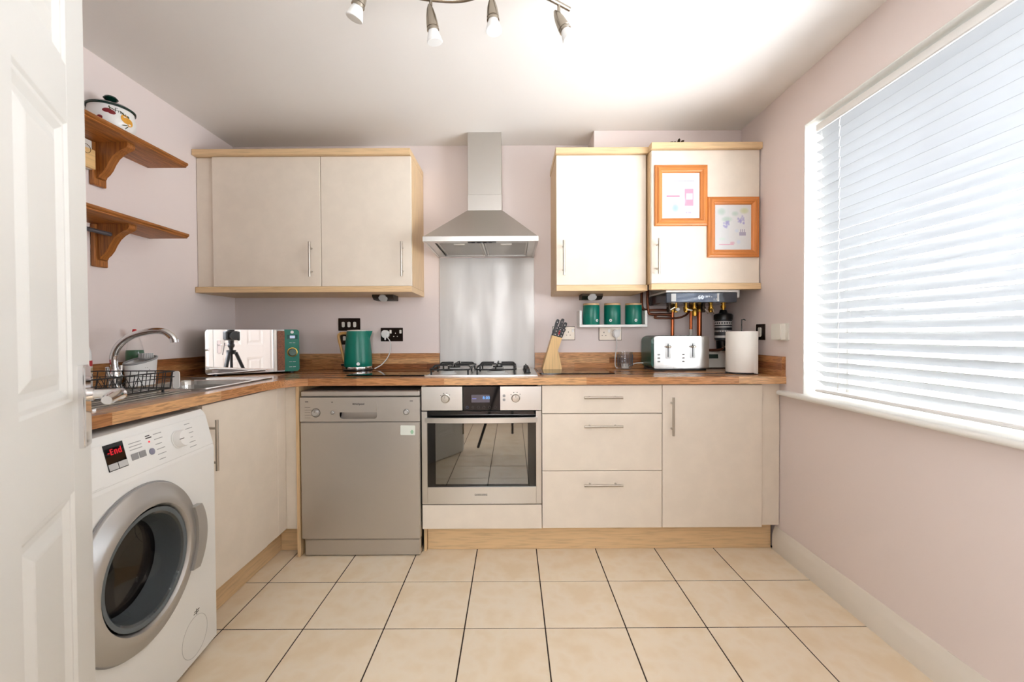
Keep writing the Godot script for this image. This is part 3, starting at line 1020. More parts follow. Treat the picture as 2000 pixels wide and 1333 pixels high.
# ------------------------------------------------------------------ dishwasher
func dishwasher() -> void:
	var x0 := -1.046
	var x1 := -0.4565
	var z := 0.6
	var o := thing("dishwasher", "silver grey freestanding dishwasher beneath the worktop", "dishwasher", V((x0 + x1) / 2, 0, 0.57))
	addw(one(V(x0 + 0.004, 0.03, 0.04), V(x1 - 0.004, 0.822, 0.565)), "body", M.silver_dark, o)
	addw(one(V(x0 + 0.002, 0.8, 0.05), V(x1 - 0.002, 0.829, z - 0.004), 0.005), "lid", M.silver, o)
	# control panel with the scooped grip cut out of it
	var cp := MB.new()
	var ga := -0.85
	var gb := -0.666
	var y0 := 0.6775
	var y1 := 0.797
	var g0 := 0.691
	var g1 := 0.724
	cp.box(V(x0, y0, 0.566), V(ga, y1, z), 0.0)
	cp.box(V(gb, y0, 0.566), V(x1, y1, z), 0.0)
	cp.box(V(ga, g1, 0.566), V(gb, y1, z + 0.0015), 0.0)
	cp.box(V(ga, y0, 0.566), V(gb, g0, z), 0.0)
	var panel := addw(cp, "control_panel", M.silver, o)
	var sc := MB.new()
	for i in 12:
		var a0 := -PI / 2 * i / 12.0
		var a1 := -PI / 2 * (i + 1) / 12.0
		var p := V(0, g1 + (g1 - g0) * sin(a0), z - 0.026 * cos(a0))
		var q := V(0, g1 + (g1 - g0) * sin(a1), z - 0.026 * cos(a1))
		sc.quad(V(ga, p.y, p.z), V(gb, p.y, p.z), V(gb, q.y, q.z), V(ga, q.y, q.z), V(0, 0.5, 1))
		sc.quad(V(ga, p.y, p.z), V(ga, q.y, q.z), V(ga, q.y, z), V(ga, p.y, z), V(1, 0, 0))
		sc.quad(V(gb, p.y, p.z), V(gb, q.y, q.z), V(gb, q.y, z), V(gb, p.y, z), V(-1, 0, 0))
	# rounded lower corners of the scoop
	for s in [[ga, 1.0], [gb, -1.0]]:
		var poly := PackedVector2Array([Vector2(s[0], g0)])
		for i in 6:
			var an := PI / 2 * i / 5.0
			poly.append(Vector2(s[0] + s[1] * 0.016 * (1.0 - sin(an)), g0 + 0.016 * (1.0 - cos(an))))
		sc.xf = Transform3D(Basis(), V(0, 0, z - 0.002))
		sc.extrude(poly, 0.002)
		sc.xf = Transform3D()
	addw(sc, "grip_recess", M.silver, panel)
	for k in [[-0.9675, 0.7215, 0.0165], [-0.522, 0.724, 0.011], [-0.886, 0.722, 0.007]]:
		var b := MB.new()
		b.xf = Transform3D(Basis(V(1, 0, 0), PI / 2), V(k[0], k[1], z))
		var r: float = k[2]
		b.lathe([Vector2(r * 1.15, 0.0), Vector2(r * 1.15, 0.002), Vector2(r, 0.0025), Vector2(r * 0.95, r * 0.8), Vector2(r * 0.8, r * 0.95), Vector2(0, r * 0.95)], 28)
		var kn := addw(b, "knob" if r > 0.01 else "button", M.ring_silver, panel)
		b = MB.new()
		b.xf = Transform3D(Basis(), V(k[0], k[1], z))
		b.ring(circle(r * 1.38, 28), circle(r * 1.16, 28), 0.0012)
		addw(b, "collar", M.silver_dark, kn)
		if r > 0.015:
			addw(one(V(k[0] - 0.001, k[1] + 0.003, z + r * 0.95), V(k[0] + 0.001, k[1] + 0.012, z + r * 0.95 + 0.0006)), "pointer", M.ink, kn)
	for i in 5:
		addw(one(V(-1.022, 0.748 - i * 0.013, z), V(-0.994 + (0.008 if i % 2 else 0.0), 0.7492 - i * 0.013, z + 0.0004)), "printed_line", M.ink, panel)
	for p in [[-1.02, 0.774], [-0.505, 0.7765]]:
		addw(one(V(p[0], p[1], z), V(p[0] + 0.016, p[1] + 0.0035, z + 0.0004)), "printed_line", M.ink, panel)
	addw(one(V(-0.8895, 0.771, z), V(-0.8845, 0.776, z + 0.0008)), "indicator", M.ink, panel)
	text("Whirlpool", 0.009, M.ink, panel, Transform3D(Basis(), V(-0.757, 0.764, z + 0.002) - world_of(panel).origin), "lettering", true)
	# door and kick panel
	var dr := addw(one(V(x0 + 0.001, 0.093, 0.566), V(x1 - 0.001, 0.6745, z), 0.004), "door", M.silver, o)
	var im := Image.create(96, 64, false, Image.FORMAT_RGB8)
	im.fill(c8(226, 230, 220))
	im.fill_rect(Rect2i(70, 30, 12, 26), c8(150, 196, 160))
	im.fill_rect(Rect2i(64, 40, 24, 6), c8(150, 196, 160))
	var sm := mat(Color.WHITE, 0.6)
	sm.albedo_texture = ImageTexture.create_from_image(im)
	var st := MB.new()
	st.xf = Transform3D(Basis(V(0, 0, 1), -0.02), V(-0.5155, 0.6335, z))
	st.extrude(rr(0.072, 0.048, 0.004), 0.0005)
	addw(st, "sticker", sm, dr)
	addw(one(V(x0 + 0.008, 0.004, 0.3), V(x1 - 0.004, 0.0885, z - 0.014), 0.006), "kick_panel", M.silver, o)
	for x in [x0 + 0.05, x1 - 0.05]:
		var f := MB.new()
		f.cyl(V(x, 0, 0.12), V(x, 0.03, 0.12), 0.018, -1, 14)
		addw(f, "foot", M.black, o)

# ------------------------------------------------------------------ washing machine: local x runs along the front towards the camera, local z out of it
func washing_machine() -> void:
	var turn := PI / 2 + atan2(0.096, 0.9954)
	# the node stands at the far bottom front corner; local -x leads towards the camera
	var o := thing("washing_machine", "white front loading washing machine with silver ring door", "washing machine", V(-1.08, 0, 1.158), turn)
	# local axes: -x towards the camera (s), y up, z out of the front
	var W := 0.598
	var bd := MB.new()
	var prof := PackedVector2Array([Vector2(0.0, 0.015), Vector2(0.0, 0.705), Vector2(-0.004, 0.715), Vector2(-0.03, 0.826), Vector2(-0.042, 0.84), Vector2(-0.55, 0.84), Vector2(-0.55, 0.015)])
	bd.xf = Transform3D(Basis(V(0, 0, 1), V(0, 1, 0), V(-1, 0, 0)), Vector3.ZERO)
	bd.extrude(prof, W, true, 0)
	# front plate with the round opening of the porthole
	var hole := PackedVector2Array()
	var edge := PackedVector2Array()
	for i in 64:
		var d := Vector2(cos(TAU * i / 64), sin(TAU * i / 64))
		var kx := ((-0.0 if d.x > 0 else -W) + 0.347) / d.x if absf(d.x) > 1e-5 else INF
		var ky := ((0.705 if d.y > 0 else 0.015) - 0.454) / d.y if absf(d.y) > 1e-5 else INF
		hole.append(Vector2(-0.347, 0.454) + d * 0.158)
		edge.append(Vector2(-0.347, 0.454) + d * minf(kx, ky))
	bd.xf = Transform3D(Basis(), V(0, 0, -0.002))
	bd.ring(edge, hole, 0.002)
	for q in [[Vector2(0, 0.705), 8], [Vector2(-W, 0.705), 24], [Vector2(-W, 0.015), 40], [Vector2(0, 0.015), 56]]:
		# close the corners that the rays leave open
		var best := []
		for i in 64:
			best.append([edge[i].distance_to(q[0]), i])
		best.sort()
		bd.flat_tri(V(q[0].x, q[0].y, 0.002), V(edge[best[0][1]].x, edge[best[0][1]].y, 0.002), V(edge[best[1][1]].x, edge[best[1][1]].y, 0.002), V(0, 0, 1))
	bd.xf = Transform3D()
	add(bd, "body", M.appliance, o)
	var sl := atan2(0.026, 0.111)
	# the sloping fascia's own axes: origin at the seam, y up the slope
	var fx := Transform3D(Basis(V(1, 0, 0), -sl), V(0, 0.715, -0.004))
	var fb := MB.new()
	fb.xf = fx
	fb.box(V(-W + 0.001, 0.0, 0.0), V(-0.001, 0.109, 0.003), 0.0015)
	var fascia := add(fb, "control_panel", M.appliance, o)
	var dw := MB.new()
	dw.xf = fx
	dw.box(V(-W + 0.004, 0.004, 0.003), V(-0.462, 0.105, 0.0055), 0.002)
	add(dw, "detergent_drawer", M.appliance, o)
	var b := MB.new()
	b.xf = fx
	b.box(V(-0.437, 0.034, 0.003), V(-0.373, 0.109 - 0.004, 0.0042), 0.0006)
	var scr := add(b, "display", M.black_gloss, fascia)
	text("-End", 0.016, glow(Color(1.0, 0.08, 0.16), 0.8), scr, fx * Transform3D(Basis(), V(-0.405, 0.083, 0.0046)), "display_digits", true)
	for x in [-0.435, -0.404]:
		b = MB.new()
		b.xf = fx
		b.box(V(x, 0.036, 0.0042), V(x + 0.029, 0.053, 0.0055), 0.0008)
		add(b, "button", M.grey_light, fascia)
	for x in [-0.358, -0.330]:
		b = MB.new()
		b.xf = fx
		b.box(V(x, 0.042, 0.003), V(x + 0.024, 0.06, 0.0055), 0.0008)
		add(b, "button", M.grey, fascia)
	b = MB.new()
	b.xf = fx * Transform3D(Basis(V(1, 0, 0), PI / 2), V(-0.283, 0.048, 0.003))
	b.lathe([Vector2(0.0095, 0.0), Vector2(0.0095, 0.003), Vector2(0.008, 0.004), Vector2(0, 0.004)], 24)
	add(b, "start_button", mat(c8(140, 140, 160), 0.35), fascia)
	b = MB.new()
	b.xf = fx * Transform3D(Basis(V(1, 0, 0), PI / 2), V(-0.283, 0.078, 0.003))
	b.lathe([Vector2(0.003, 0.0), Vector2(0.003, 0.0008), Vector2(0, 0.0008)], 16)
	add(b, "indicator_light", glow(Color(1.0, 0.25, 0.3), 1.2), fascia)
	b = MB.new()
	b.xf = fx * Transform3D(Basis(V(1, 0, 0), PI / 2), V(-0.168, 0.056, 0.003))
	b.lathe([Vector2(0.029, 0.0), Vector2(0.029, 0.003), Vector2(0.0275, 0.004), Vector2(0.0265, 0.02), Vector2(0.024, 0.024), Vector2(0.0, 0.025)], 40)
	var kn := add(b, "programme_knob", M.appliance, fascia)
	b = MB.new()
	b.xf = fx
	b.box(V(-0.195, 0.0555, 0.0272), V(-0.176, 0.0575, 0.0288))
	add(b, "pointer", M.ink, kn)
	# printed programme names around the dial and above the keys
	for i in 6:
		for s in [0, 1]:
			b = MB.new()
			b.xf = fx
			var x := -0.262 if s == 0 else -0.122
			var y := 0.016 + i * 0.0155
			b.box(V(x, y, 0.003), V(x + (0.034 if (i + s) % 3 else 0.026), y + 0.0022, 0.0034))
			add(b, "printed_line", M.print_grey, fascia)
	for i in 3:
		b = MB.new()
		b.xf = fx
		b.box(V(-0.356, 0.07 + i * 0.009, 0.003), V(-0.312, 0.0722 + i * 0.009, 0.0034))
		add(b, "printed_line", M.print_grey, fascia)
	b = MB.new()
	b.xf = fx
	b.box(V(-0.293, 0.088, 0.003), V(-0.27, 0.0915, 0.0034))
	b.box(V(-0.293, 0.0945, 0.003), V(-0.276, 0.0975, 0.0034))
	add(b, "printed_line", M.ink, fascia)
	# porthole door
	var c := V(-0.347, 0.454, 0.0)
	var dx := Transform3D(Basis(V(1, 0, 0), PI / 2), c)
	b = MB.new()
	b.xf = dx
	b.lathe([Vector2(0.227, 0.0), Vector2(0.227, 0.01), Vector2(0.224, 0.014), Vector2(0.196, 0.022), Vector2(0.192, 0.025), Vector2(0.174, 0.03), Vector2(0.168, 0.029), Vector2(0.163, 0.02), Vector2(0.158, 0.004)], 64)
	var door := add(b, "door", M.ring_silver, o)
	b = MB.new()
	b.xf = dx
	b.lathe([Vector2(0.2295, 0.0005), Vector2(0.2315, 0.002), Vector2(0.23, 0.005), Vector2(0.227, 0.006)], 64)
	add(b, "door_seam", M.grey, door)
	b = MB.new()
	b.xf = dx
	b.lathe([Vector2(0.1585, 0.022), Vector2(0.15, 0.022), Vector2(0.146, 0.02), Vector2(0.138, -0.015), Vector2(0.126, -0.05)], 64)
	add(b, "gasket", M.rubber, door)
	b = MB.new()
	b.xf = dx
	b.lathe([Vector2(0.147, 0.021), Vector2(0.14, 0.016), Vector2(0.132, -0.02), Vector2(0.115, -0.055), Vector2(0.06, -0.07), Vector2(0.0, -0.072)], 56)
	add(b, "door_glass", M.glass_door, door)
	# handle grip at the far side of the ring
	b = MB.new()
	var pts := PackedVector2Array()
	var n := 12
	for i in n + 1:
		var an := lerpf(-0.56, 0.42, float(i) / n)
		pts.append(Vector2(cos(an) * 0.214, sin(an) * 0.214))
	for i in n + 1:
		var u := float(n - i) / n
		var an := lerpf(-0.5, 0.36, u)
		var rad := 0.248 + 0.012 * (1.0 - pow(2.0 * u - 1.0, 2))
		pts.append(Vector2(cos(an) * rad, sin(an) * rad))
	b.xf = Transform3D(Basis(), c + V(0, 0, 0.008))
	b.extrude(pts, 0.018)
	add(b, "door_handle", M.ring_silver, door)
	# drum behind the glass
	b = MB.new()
	b.xf = dx
	b.lathe([Vector2(0.125, -0.05), Vector2(0.235, -0.08), Vector2(0.235, -0.40), Vector2(0.0, -0.41)], 48)
	add(b, "drum", M.drum, o)
	b = MB.new()
	for k in 3:
		var an := TAU * k / 3 + 0.5
		b.xf = Transform3D(Basis(V(0, 0, 1), an), c)
		b.box(V(0.175, -0.03, -0.38), V(0.233, 0.03, -0.1), 0.015)
	add(b, "drum_paddle", M.drum, o)
	# service flap and its emblem, lower far corner
	b = MB.new()
	b.xf = Transform3D(Basis(), V(-0.12, 0.095, 0.0))
	b.ring(circle(0.066, 40), circle(0.0645, 40), 0.0006)
	add(b, "service_flap", M.grey_light, o)
	b = bxs([[V(-0.126, 0.168, 0), V(-0.1, 0.1705, 0.0006)], [V(-0.122, 0.174, 0), V(-0.096, 0.1765, 0.0006)], [V(-0.112, 0.1625, 0), V(-0.109, 0.1815, 0.0006)]])
	add(b, "emblem", M.ink, o)
	b = MB.new()
	b.xf = fx
	b.box(V(-0.54, 0.03, 0.0055), V(-0.515, 0.044, 0.0062))
	add(b, "printed_line", M.print_grey, o)
	for x in [-0.06, -W + 0.06]:
		for z in [-0.06, -0.49]:
			b = MB.new()
			b.cyl(V(x, 0, z), V(x, 0.016, z), 0.02, -1, 14)
			add(b, "foot", M.black, o)

# ------------------------------------------------------------------ wall cabinets
func open_carcass(x0: float, x1: float, y0: float, y1: float, z1: float, bottom := true) -> MB:
	var l := [[V(x0, y0, 0.004), V(x0 + 0.016, y1, z1)], [V(x1 - 0.016, y0, 0.004), V(x1, y1, z1)], [V(x0 + 0.016, y1 - 0.016, 0.004), V(x1 - 0.016, y1, z1)]]
	if bottom:
		l.append([V(x0 + 0.016, y0, 0.004), V(x1 - 0.016, y0 + 0.016, z1)])
		l.append([V(x0 + 0.016, y0 + 0.016, 0.004), V(x1 - 0.016, y1 - 0.016, 0.008)])
	return bxs(l)

func wall_units() -> void:
	var yb := 1.375
	var yt := 2.09
	var zc := ZU - 0.02
	var a := -1.6527
	var b := -1.0527
	var c := -0.5527
	var t := thing("wall_cabinet", "wide cream wall cabinet over the microwave", "wall cabinet", V((a + b) / 2, yb, 0.16))
	addw(open_carcass(a + 0.001, b - 0.0005, yb, yt, zc), "body", M.carcass, t)
	var d := front("door", V(a + 0.0015, yb, zc + 0.001), V(b - 0.0015, yt, ZU), t)
	bar_handle(d, V(-1.105, 1.52, ZU), V(0, 1, 0), V(0, 0, 1))
	t = thing("wall_cabinet", "narrower cream wall cabinet over the kettle with beech side", "wall cabinet", V((b + c) / 2, yb, 0.16))
	addw(open_carcass(b + 0.0005, c - 0.019, yb, yt, zc), "body", M.carcass, t)
	addw(one(V(c - 0.018, yb - 0.001, 0.001), V(c, yt + 0.001, zc + 0.001), 0.0008), "side_panel", M.beech_y, t)
	d = front("door", V(b + 0.0015, yb, zc + 0.0015), V(c - 0.001, yt, ZU), t)
	bar_handle(d, V(-0.6025, 1.52, ZU), V(0, 1, 0), V(0, 0, 1))
	tag(front("filler_panel", V(XL + 0.002, yb, zc - 0.008), V(a, yt, ZU - 0.012), null), "narrow cream filler strip joining wide wall cabinet to shelf wall", "filler panel")
	tag(addw(one(V(XL + 0.002, yt + 0.0015, 0.002), V(c + 0.001, 2.1245, 0.352), 0.002), "cornice", M.beech_x), "beech cornice board along the top of the two cabinets over kettle and microwave", "cornice")
	tag(addw(one(V(XL + 0.002, 1.341, 0.002), V(c + 0.001, yb - 0.0015, 0.34), 0.002), "pelmet", M.beech_x), "beech light pelmet under the two cabinets over kettle and microwave", "pelmet")
	# right of the hood
	a = 0.2471
	b = 0.7471
	t = thing("wall_cabinet", "cream wall cabinet between the hood and boiler cupboard", "wall cabinet", V((a + b) / 2, yb, 0.16))
	addw(open_carcass(a + 0.019, b - 0.001, yb, yt, zc), "body", M.carcass, t)
	addw(one(V(a, yb - 0.001, 0.001), V(a + 0.018, yt + 0.001, zc + 0.001), 0.0008), "side_panel", M.beech_y, t)
	d = front("door", V(a + 0.001, yb, zc + 0.0015), V(b - 0.004, yt, ZU), t)
	bar_handle(d, V(0.286, 1.522, ZU), V(0, 1, 0), V(0, 0, 1))
	tag(addw(one(V(a - 0.004, yt + 0.0015, 0.002), V(b + 0.002, 2.1245, 0.352), 0.002), "cornice", M.beech_x), "beech cornice board on the cabinet between hood and boiler cupboard", "cornice")
	tag(addw(one(V(a - 0.001, 1.341, 0.002), V(b + 0.002, yb - 0.0015, 0.34), 0.002), "pelmet", M.beech_x), "beech light pelmet under the cabinet between hood and boiler cupboard", "pelmet")
	# boiler cupboard: deeper, open underneath
	a = 0.7511
	b = 1.3385
	var zf := 0.3864
	t = thing("boiler_cupboard", "deep cream wall cupboard around the boiler by the window wall", "wall cabinet", V((a + b) / 2, yb, 0.19))
	addw(open_carcass(a + 0.001, b - 0.001, yb, yt, zf - 0.02, false), "body", M.beech_y, t)
	d = front("door", V(a + 0.003, yb, zf - 0.019), V(b - 0.002, yt, zf), t)
	bar_handle(d, V(0.7855, 1.517, zf), V(0, 1, 0), V(0, 0, 1))
	tag(addw(one(V(a - 0.003, yt + 0.0015, 0.002), V(XR - 0.001, 2.1245, 0.408), 0.002), "cornice", M.beech_x), "beech cornice board on top of the deep boiler cupboard", "cornice")
	tag(addw(one(V(a - 0.001, 1.341, 0.36), V(XR - 0.001, yb - 0.0015, 0.398), 0.002), "pelmet", M.beech_x), "beech light pelmet below the boiler cupboard door", "pelmet")
	# wedge lights under the cabinets
	for p in [[-0.7585, "small steel wedge light under the cabinet over the kettle"], [0.474, "small steel wedge light under the cabinet beside the boiler cupboard"]]:
		var l := thing("cabinet_light", p[1], "light", V(p[0], 1.341, 0.14), 0.0, "lights under the wall cabinets")
		var m := MB.new()
		m.xf = Transform3D(Basis(V(0, 0, 1), V(0, 1, 0), V(-1, 0, 0)), V(0.061, 0, 0))
		m.extrude(PackedVector2Array([Vector2(-0.07, 0), Vector2(0.05, 0), Vector2(0.05, -0.012), Vector2(0.02, -0.03), Vector2(-0.07, -0.03)]), 0.122)
		add(m, "housing", M.bronze, l)
		m = MB.new()
		m.xf = Transform3D(Basis(V(1, 0, 0), PI * 0.75), V(0, -0.0195, 0.037))
		m.lathe([Vector2(0.026, 0.0), Vector2(0.026, 0.003), Vector2(0.02, 0.004), Vector2(0, 0.004)], 28)
		add(m, "lens", M.grey_light, l)
	# dried flower lying on the cornice
	var o := thing("dried_flower", "small dark dried flower head lying on top of boiler cupboard", "ornament", V(0.905, 2.1245, 0.36))
	for i in 9:
		var an := TAU * i / 9 + 0.2
		var m := MB.new()
		var e := V(cos(an) * 0.042, 0.012 + 0.007 * (i % 3), sin(an) * 0.03)
		m.tube([V(0, 0.004, 0), e * 0.45 + V(0, -0.002, 0), e * 0.8 + V(0, 0.002, 0), e], [0.006, 0.008, 0.007, 0.002], 8)
		add(m, "petal", M.bronze, o)
	var mm := MB.new()
	mm.ball(V(0, 0.007, 0), V(0.026, 0.007, 0.018), 14, 8)
	add(mm, "seed_head", mat(c8(30, 24, 16), 0.8), o)

# ------------------------------------------------------------------ cooker hood, splashback, hob
func cooker_hood() -> void:
	var x0 := -0.4605
	var x1 := 0.1395
	var xc := -0.156
	var zf := 0.48
	var o := thing("cooker_hood", "stainless steel chimney cooker hood above the hob", "cooker hood", V(xc, 1.587, 0.24))
	# front band with the sides
	addw(bxs([[V(x0, 1.587, zf - 0.012), V(x1, 1.6135, zf), 0.001], [V(x0, 1.587, 0.002), V(x0 + 0.012, 1.6135, zf - 0.012)], [V(x1 - 0.012, 1.587, 0.002), V(x1, 1.6135, zf - 0.012)]]), "band", M.steel, o)
	var p := MB.new()
	var q := [V(x0 + 0.004, 1.6135, 0.002), V(x1 - 0.004, 1.6135, 0.002), V(x1 - 0.004, 1.6135, zf - 0.003), V(x0 + 0.004, 1.6135, zf - 0.003)]
	var u := [V(xc - 0.102, 1.832, 0.002), V(xc + 0.102, 1.832, 0.002), V(xc + 0.102, 1.832, 0.183), V(xc - 0.102, 1.832, 0.183)]
	for i in 4:
		var j := (i + 1) % 4
		p.quad(q[i], q[j], u[j], u[i], (q[i] + q[j]) * 0.5 - V(xc, 1.6, 0.2))
	p.quad(u[0], u[1], u[2], u[3], V(0, 1, 0))
	addw(p, "canopy", M.hood, o)
	var cw := 0.1
	addw(one(V(xc - cw, 1.83, 0.003), V(xc + cw, 1.925, 0.1815), 0.001), "lower_chimney", M.hood, o)
	addw(one(V(xc - cw + 0.0015, 1.925, 0.003), V(xc + cw - 0.0015, HC - 0.0005, 0.1795), 0.001), "upper_chimney", M.hood, o)
	# underside with two mesh filters, a slot for the switches and two catches
	addw(bxs([[V(x0 + 0.012, 1.592, 0.004), V(x0 + 0.05, 1.596, zf - 0.012)], [V(x1 - 0.05, 1.592, 0.004), V(x1 - 0.012, 1.596, zf - 0.012)], [V(x0 + 0.05, 1.592, 0.004), V(x1 - 0.05, 1.596, 0.03)], [V(x0 + 0.05, 1.592, 0.41), V(x1 - 0.05, 1.596, zf - 0.012)], [V(xc - 0.006, 1.592, 0.03), V(xc + 0.006, 1.596, 0.41)], [V(x0 + 0.05, 1.604, 0.03), V(x1 - 0.05, 1.607, 0.41)]]), "underside", M.steel, o)
	for s in [-1.0, 1.0]:
		var cx: float = xc + s * 0.126
		var f := MB.new()
		f.xf = Transform3D(Basis(V(1, 0, 0), PI / 2), V(cx, 1.602, 0.22))
		f.ring(rr(0.234, 0.372, 0.004, 2), rr(0.214, 0.352, 0.003, 2), 0.007)
		f.xf = Transform3D()
		for i in 30:
			var z := 0.05 + i * 0.0117
			f.box(V(cx - 0.107, 1.5965, z), V(cx + 0.107, 1.599, z + 0.0075))
		var flt := addw(f, "grease_filter", M.hood, o)
		addw(one(V(cx - 0.03, 1.5885, 0.372), V(cx + 0.03, 1.595, 0.392), 0.002), "catch", M.white_warm, flt)
	addw(one(V(xc - 0.075, 1.5885, 0.425), V(xc + 0.075, 1.5925, 0.45), 0.001), "switch_panel", M.black, o)
	for i in 4:
		addw(one(V(xc - 0.055 + i * 0.03, 1.5862, 0.432), V(xc - 0.037 + i * 0.03, 1.589, 0.443), 0.001), "switch", M.ink, o)
	tag(addw(one(V(-0.454, WT + 0.0005, 0.001), V(0.141, 1.586, 0.0055), 0.001), "splashback", M.splash), "brushed stainless steel splashback behind the gas hob", "splashback")

func hob() -> void:
	var o := thing("gas_hob", "stainless steel gas hob with four burners below the hood", "hob", V(-0.16, WT, 0.28))
	var y := WT
	var x0 := -0.4525
	var x1 := 0.1335
	var b := MB.new()
	b.xf = Transform3D(Basis(V(1, 0, 0), -PI / 2), V((x0 + x1) / 2, y, 0.275))
	b.extrude(rr(x1 - x0, 0.5, 0.012), 0.003)
	b.xf.origin.y += 0.003
	b.ring(rr(x1 - x0 - 0.004, 0.496, 0.01), rr(x1 - x0 - 0.03, 0.47, 0.008), 0.003, 0.002)
	addw(b, "plate", M.steel, o)
	for p in [[-0.345, 0.16, 0.045], [-0.345, 0.39, 0.034], [-0.085, 0.16, 0.034], [-0.085, 0.39, 0.05]]:
		var r: float = p[2]
		b = MB.new()
		b.xf = Transform3D(Basis(), V(p[0], y + 0.003, p[1]))
		b.lathe([Vector2(r * 1.35, 0), Vector2(r * 1.25, 0.006), Vector2(r, 0.008), Vector2(r, 0.016), Vector2(0, 0.016)], 32)
		var bu := addw(b, "burner", M.grey_light, o)
		b = MB.new()
		b.xf = Transform3D(Basis(), V(p[0], y + 0.019, p[1]))
		b.lathe([Vector2(r * 0.82, 0), Vector2(r * 0.85, 0.004), Vector2(r * 0.8, 0.008), Vector2(0, 0.009)], 28)
		addw(b, "burner_cap", M.iron, bu)
	for g in [[-0.43, -0.222 - 0.0], [-0.19, 0.02]]:
		b = MB.new()
		var ga: float = g[0]
		var gb: float = g[1]
		var gt := y + 0.048
		var cx := (ga + gb) / 2
		var loop := []
		for q in rr(gb - ga, 0.43, 0.03, 5, Vector2(cx, 0.275)):
			loop.append(V(q.x, gt - 0.016, q.y))
		b.tube(loop, 0.0045, 8, true)
		for cz in [0.16, 0.39]:
			for k in 4:
				var an := TAU * k / 4
				var d := V(cos(an), 0, sin(an))
				var far := minf((gb - ga) / 2 / maxf(absf(d.x), 0.01), 0.115 / maxf(absf(d.z), 0.01))
				b.tube(curve([V(cx, gt - 0.016, cz) + d * far, V(cx, gt - 0.002, cz) + d * (far - 0.012), V(cx, gt, cz) + d * (far - 0.03), V(cx, gt, cz) + d * 0.022], 4), 0.0042, 8)
		for sx in [ga + 0.008, gb - 0.008]:
			for sz in [0.075, 0.275, 0.475]:
				b.cyl(V(sx, y + 0.003, sz), V(sx, gt - 0.014, sz), 0.0045, -1, 8)
		addw(b, "pan_support", M.iron, o)
	for i in 4:
		b = MB.new()
		b.xf = Transform3D(Basis(), V(0.082, y + 0.003, 0.15 + i * 0.075))
		b.lathe([Vector2(0.019, 0.0), Vector2(0.019, 0.004), Vector2(0.0155, 0.006), Vector2(0.014, 0.022), Vector2(0.012, 0.025), Vector2(0, 0.0255)], 24)
		b.box(V(-0.004, 0.02, -0.015), V(0.004, 0.034, 0.015), 0.003)
		addw(b, "knob", M.black, o)
	b = MB.new()
	b.cyl(V(-0.118, y + 0.003, 0.2), V(-0.118, y + 0.02, 0.2), 0.003, -1, 8)
	addw(b, "igniter", M.white, o)

# ------------------------------------------------------------------ sink and what stands around it
static func loft(b: MB, loops: Array, centre: Vector3, inside: bool) -> void:
	for i in loops.size() - 1:
		var m: int = loops[i].size()
		for k in m:
			var j := (k + 1) % m
			var mid: Vector3 = (loops[i][k] + loops[i][j]) * 0.5 - centre
			b.quad(loops[i][k], loops[i][j], loops[i + 1][j], loops[i + 1][k], -mid if inside else mid)

static func flat_loop(w: float, h: float, r: float, cx: float, y: float, cz: float, seg := 6) -> Array:
	var out := []
	for p in rr(w, h, r, seg):
		out.append(Vector3(cx + p.x, y, cz + p.y))
	return out

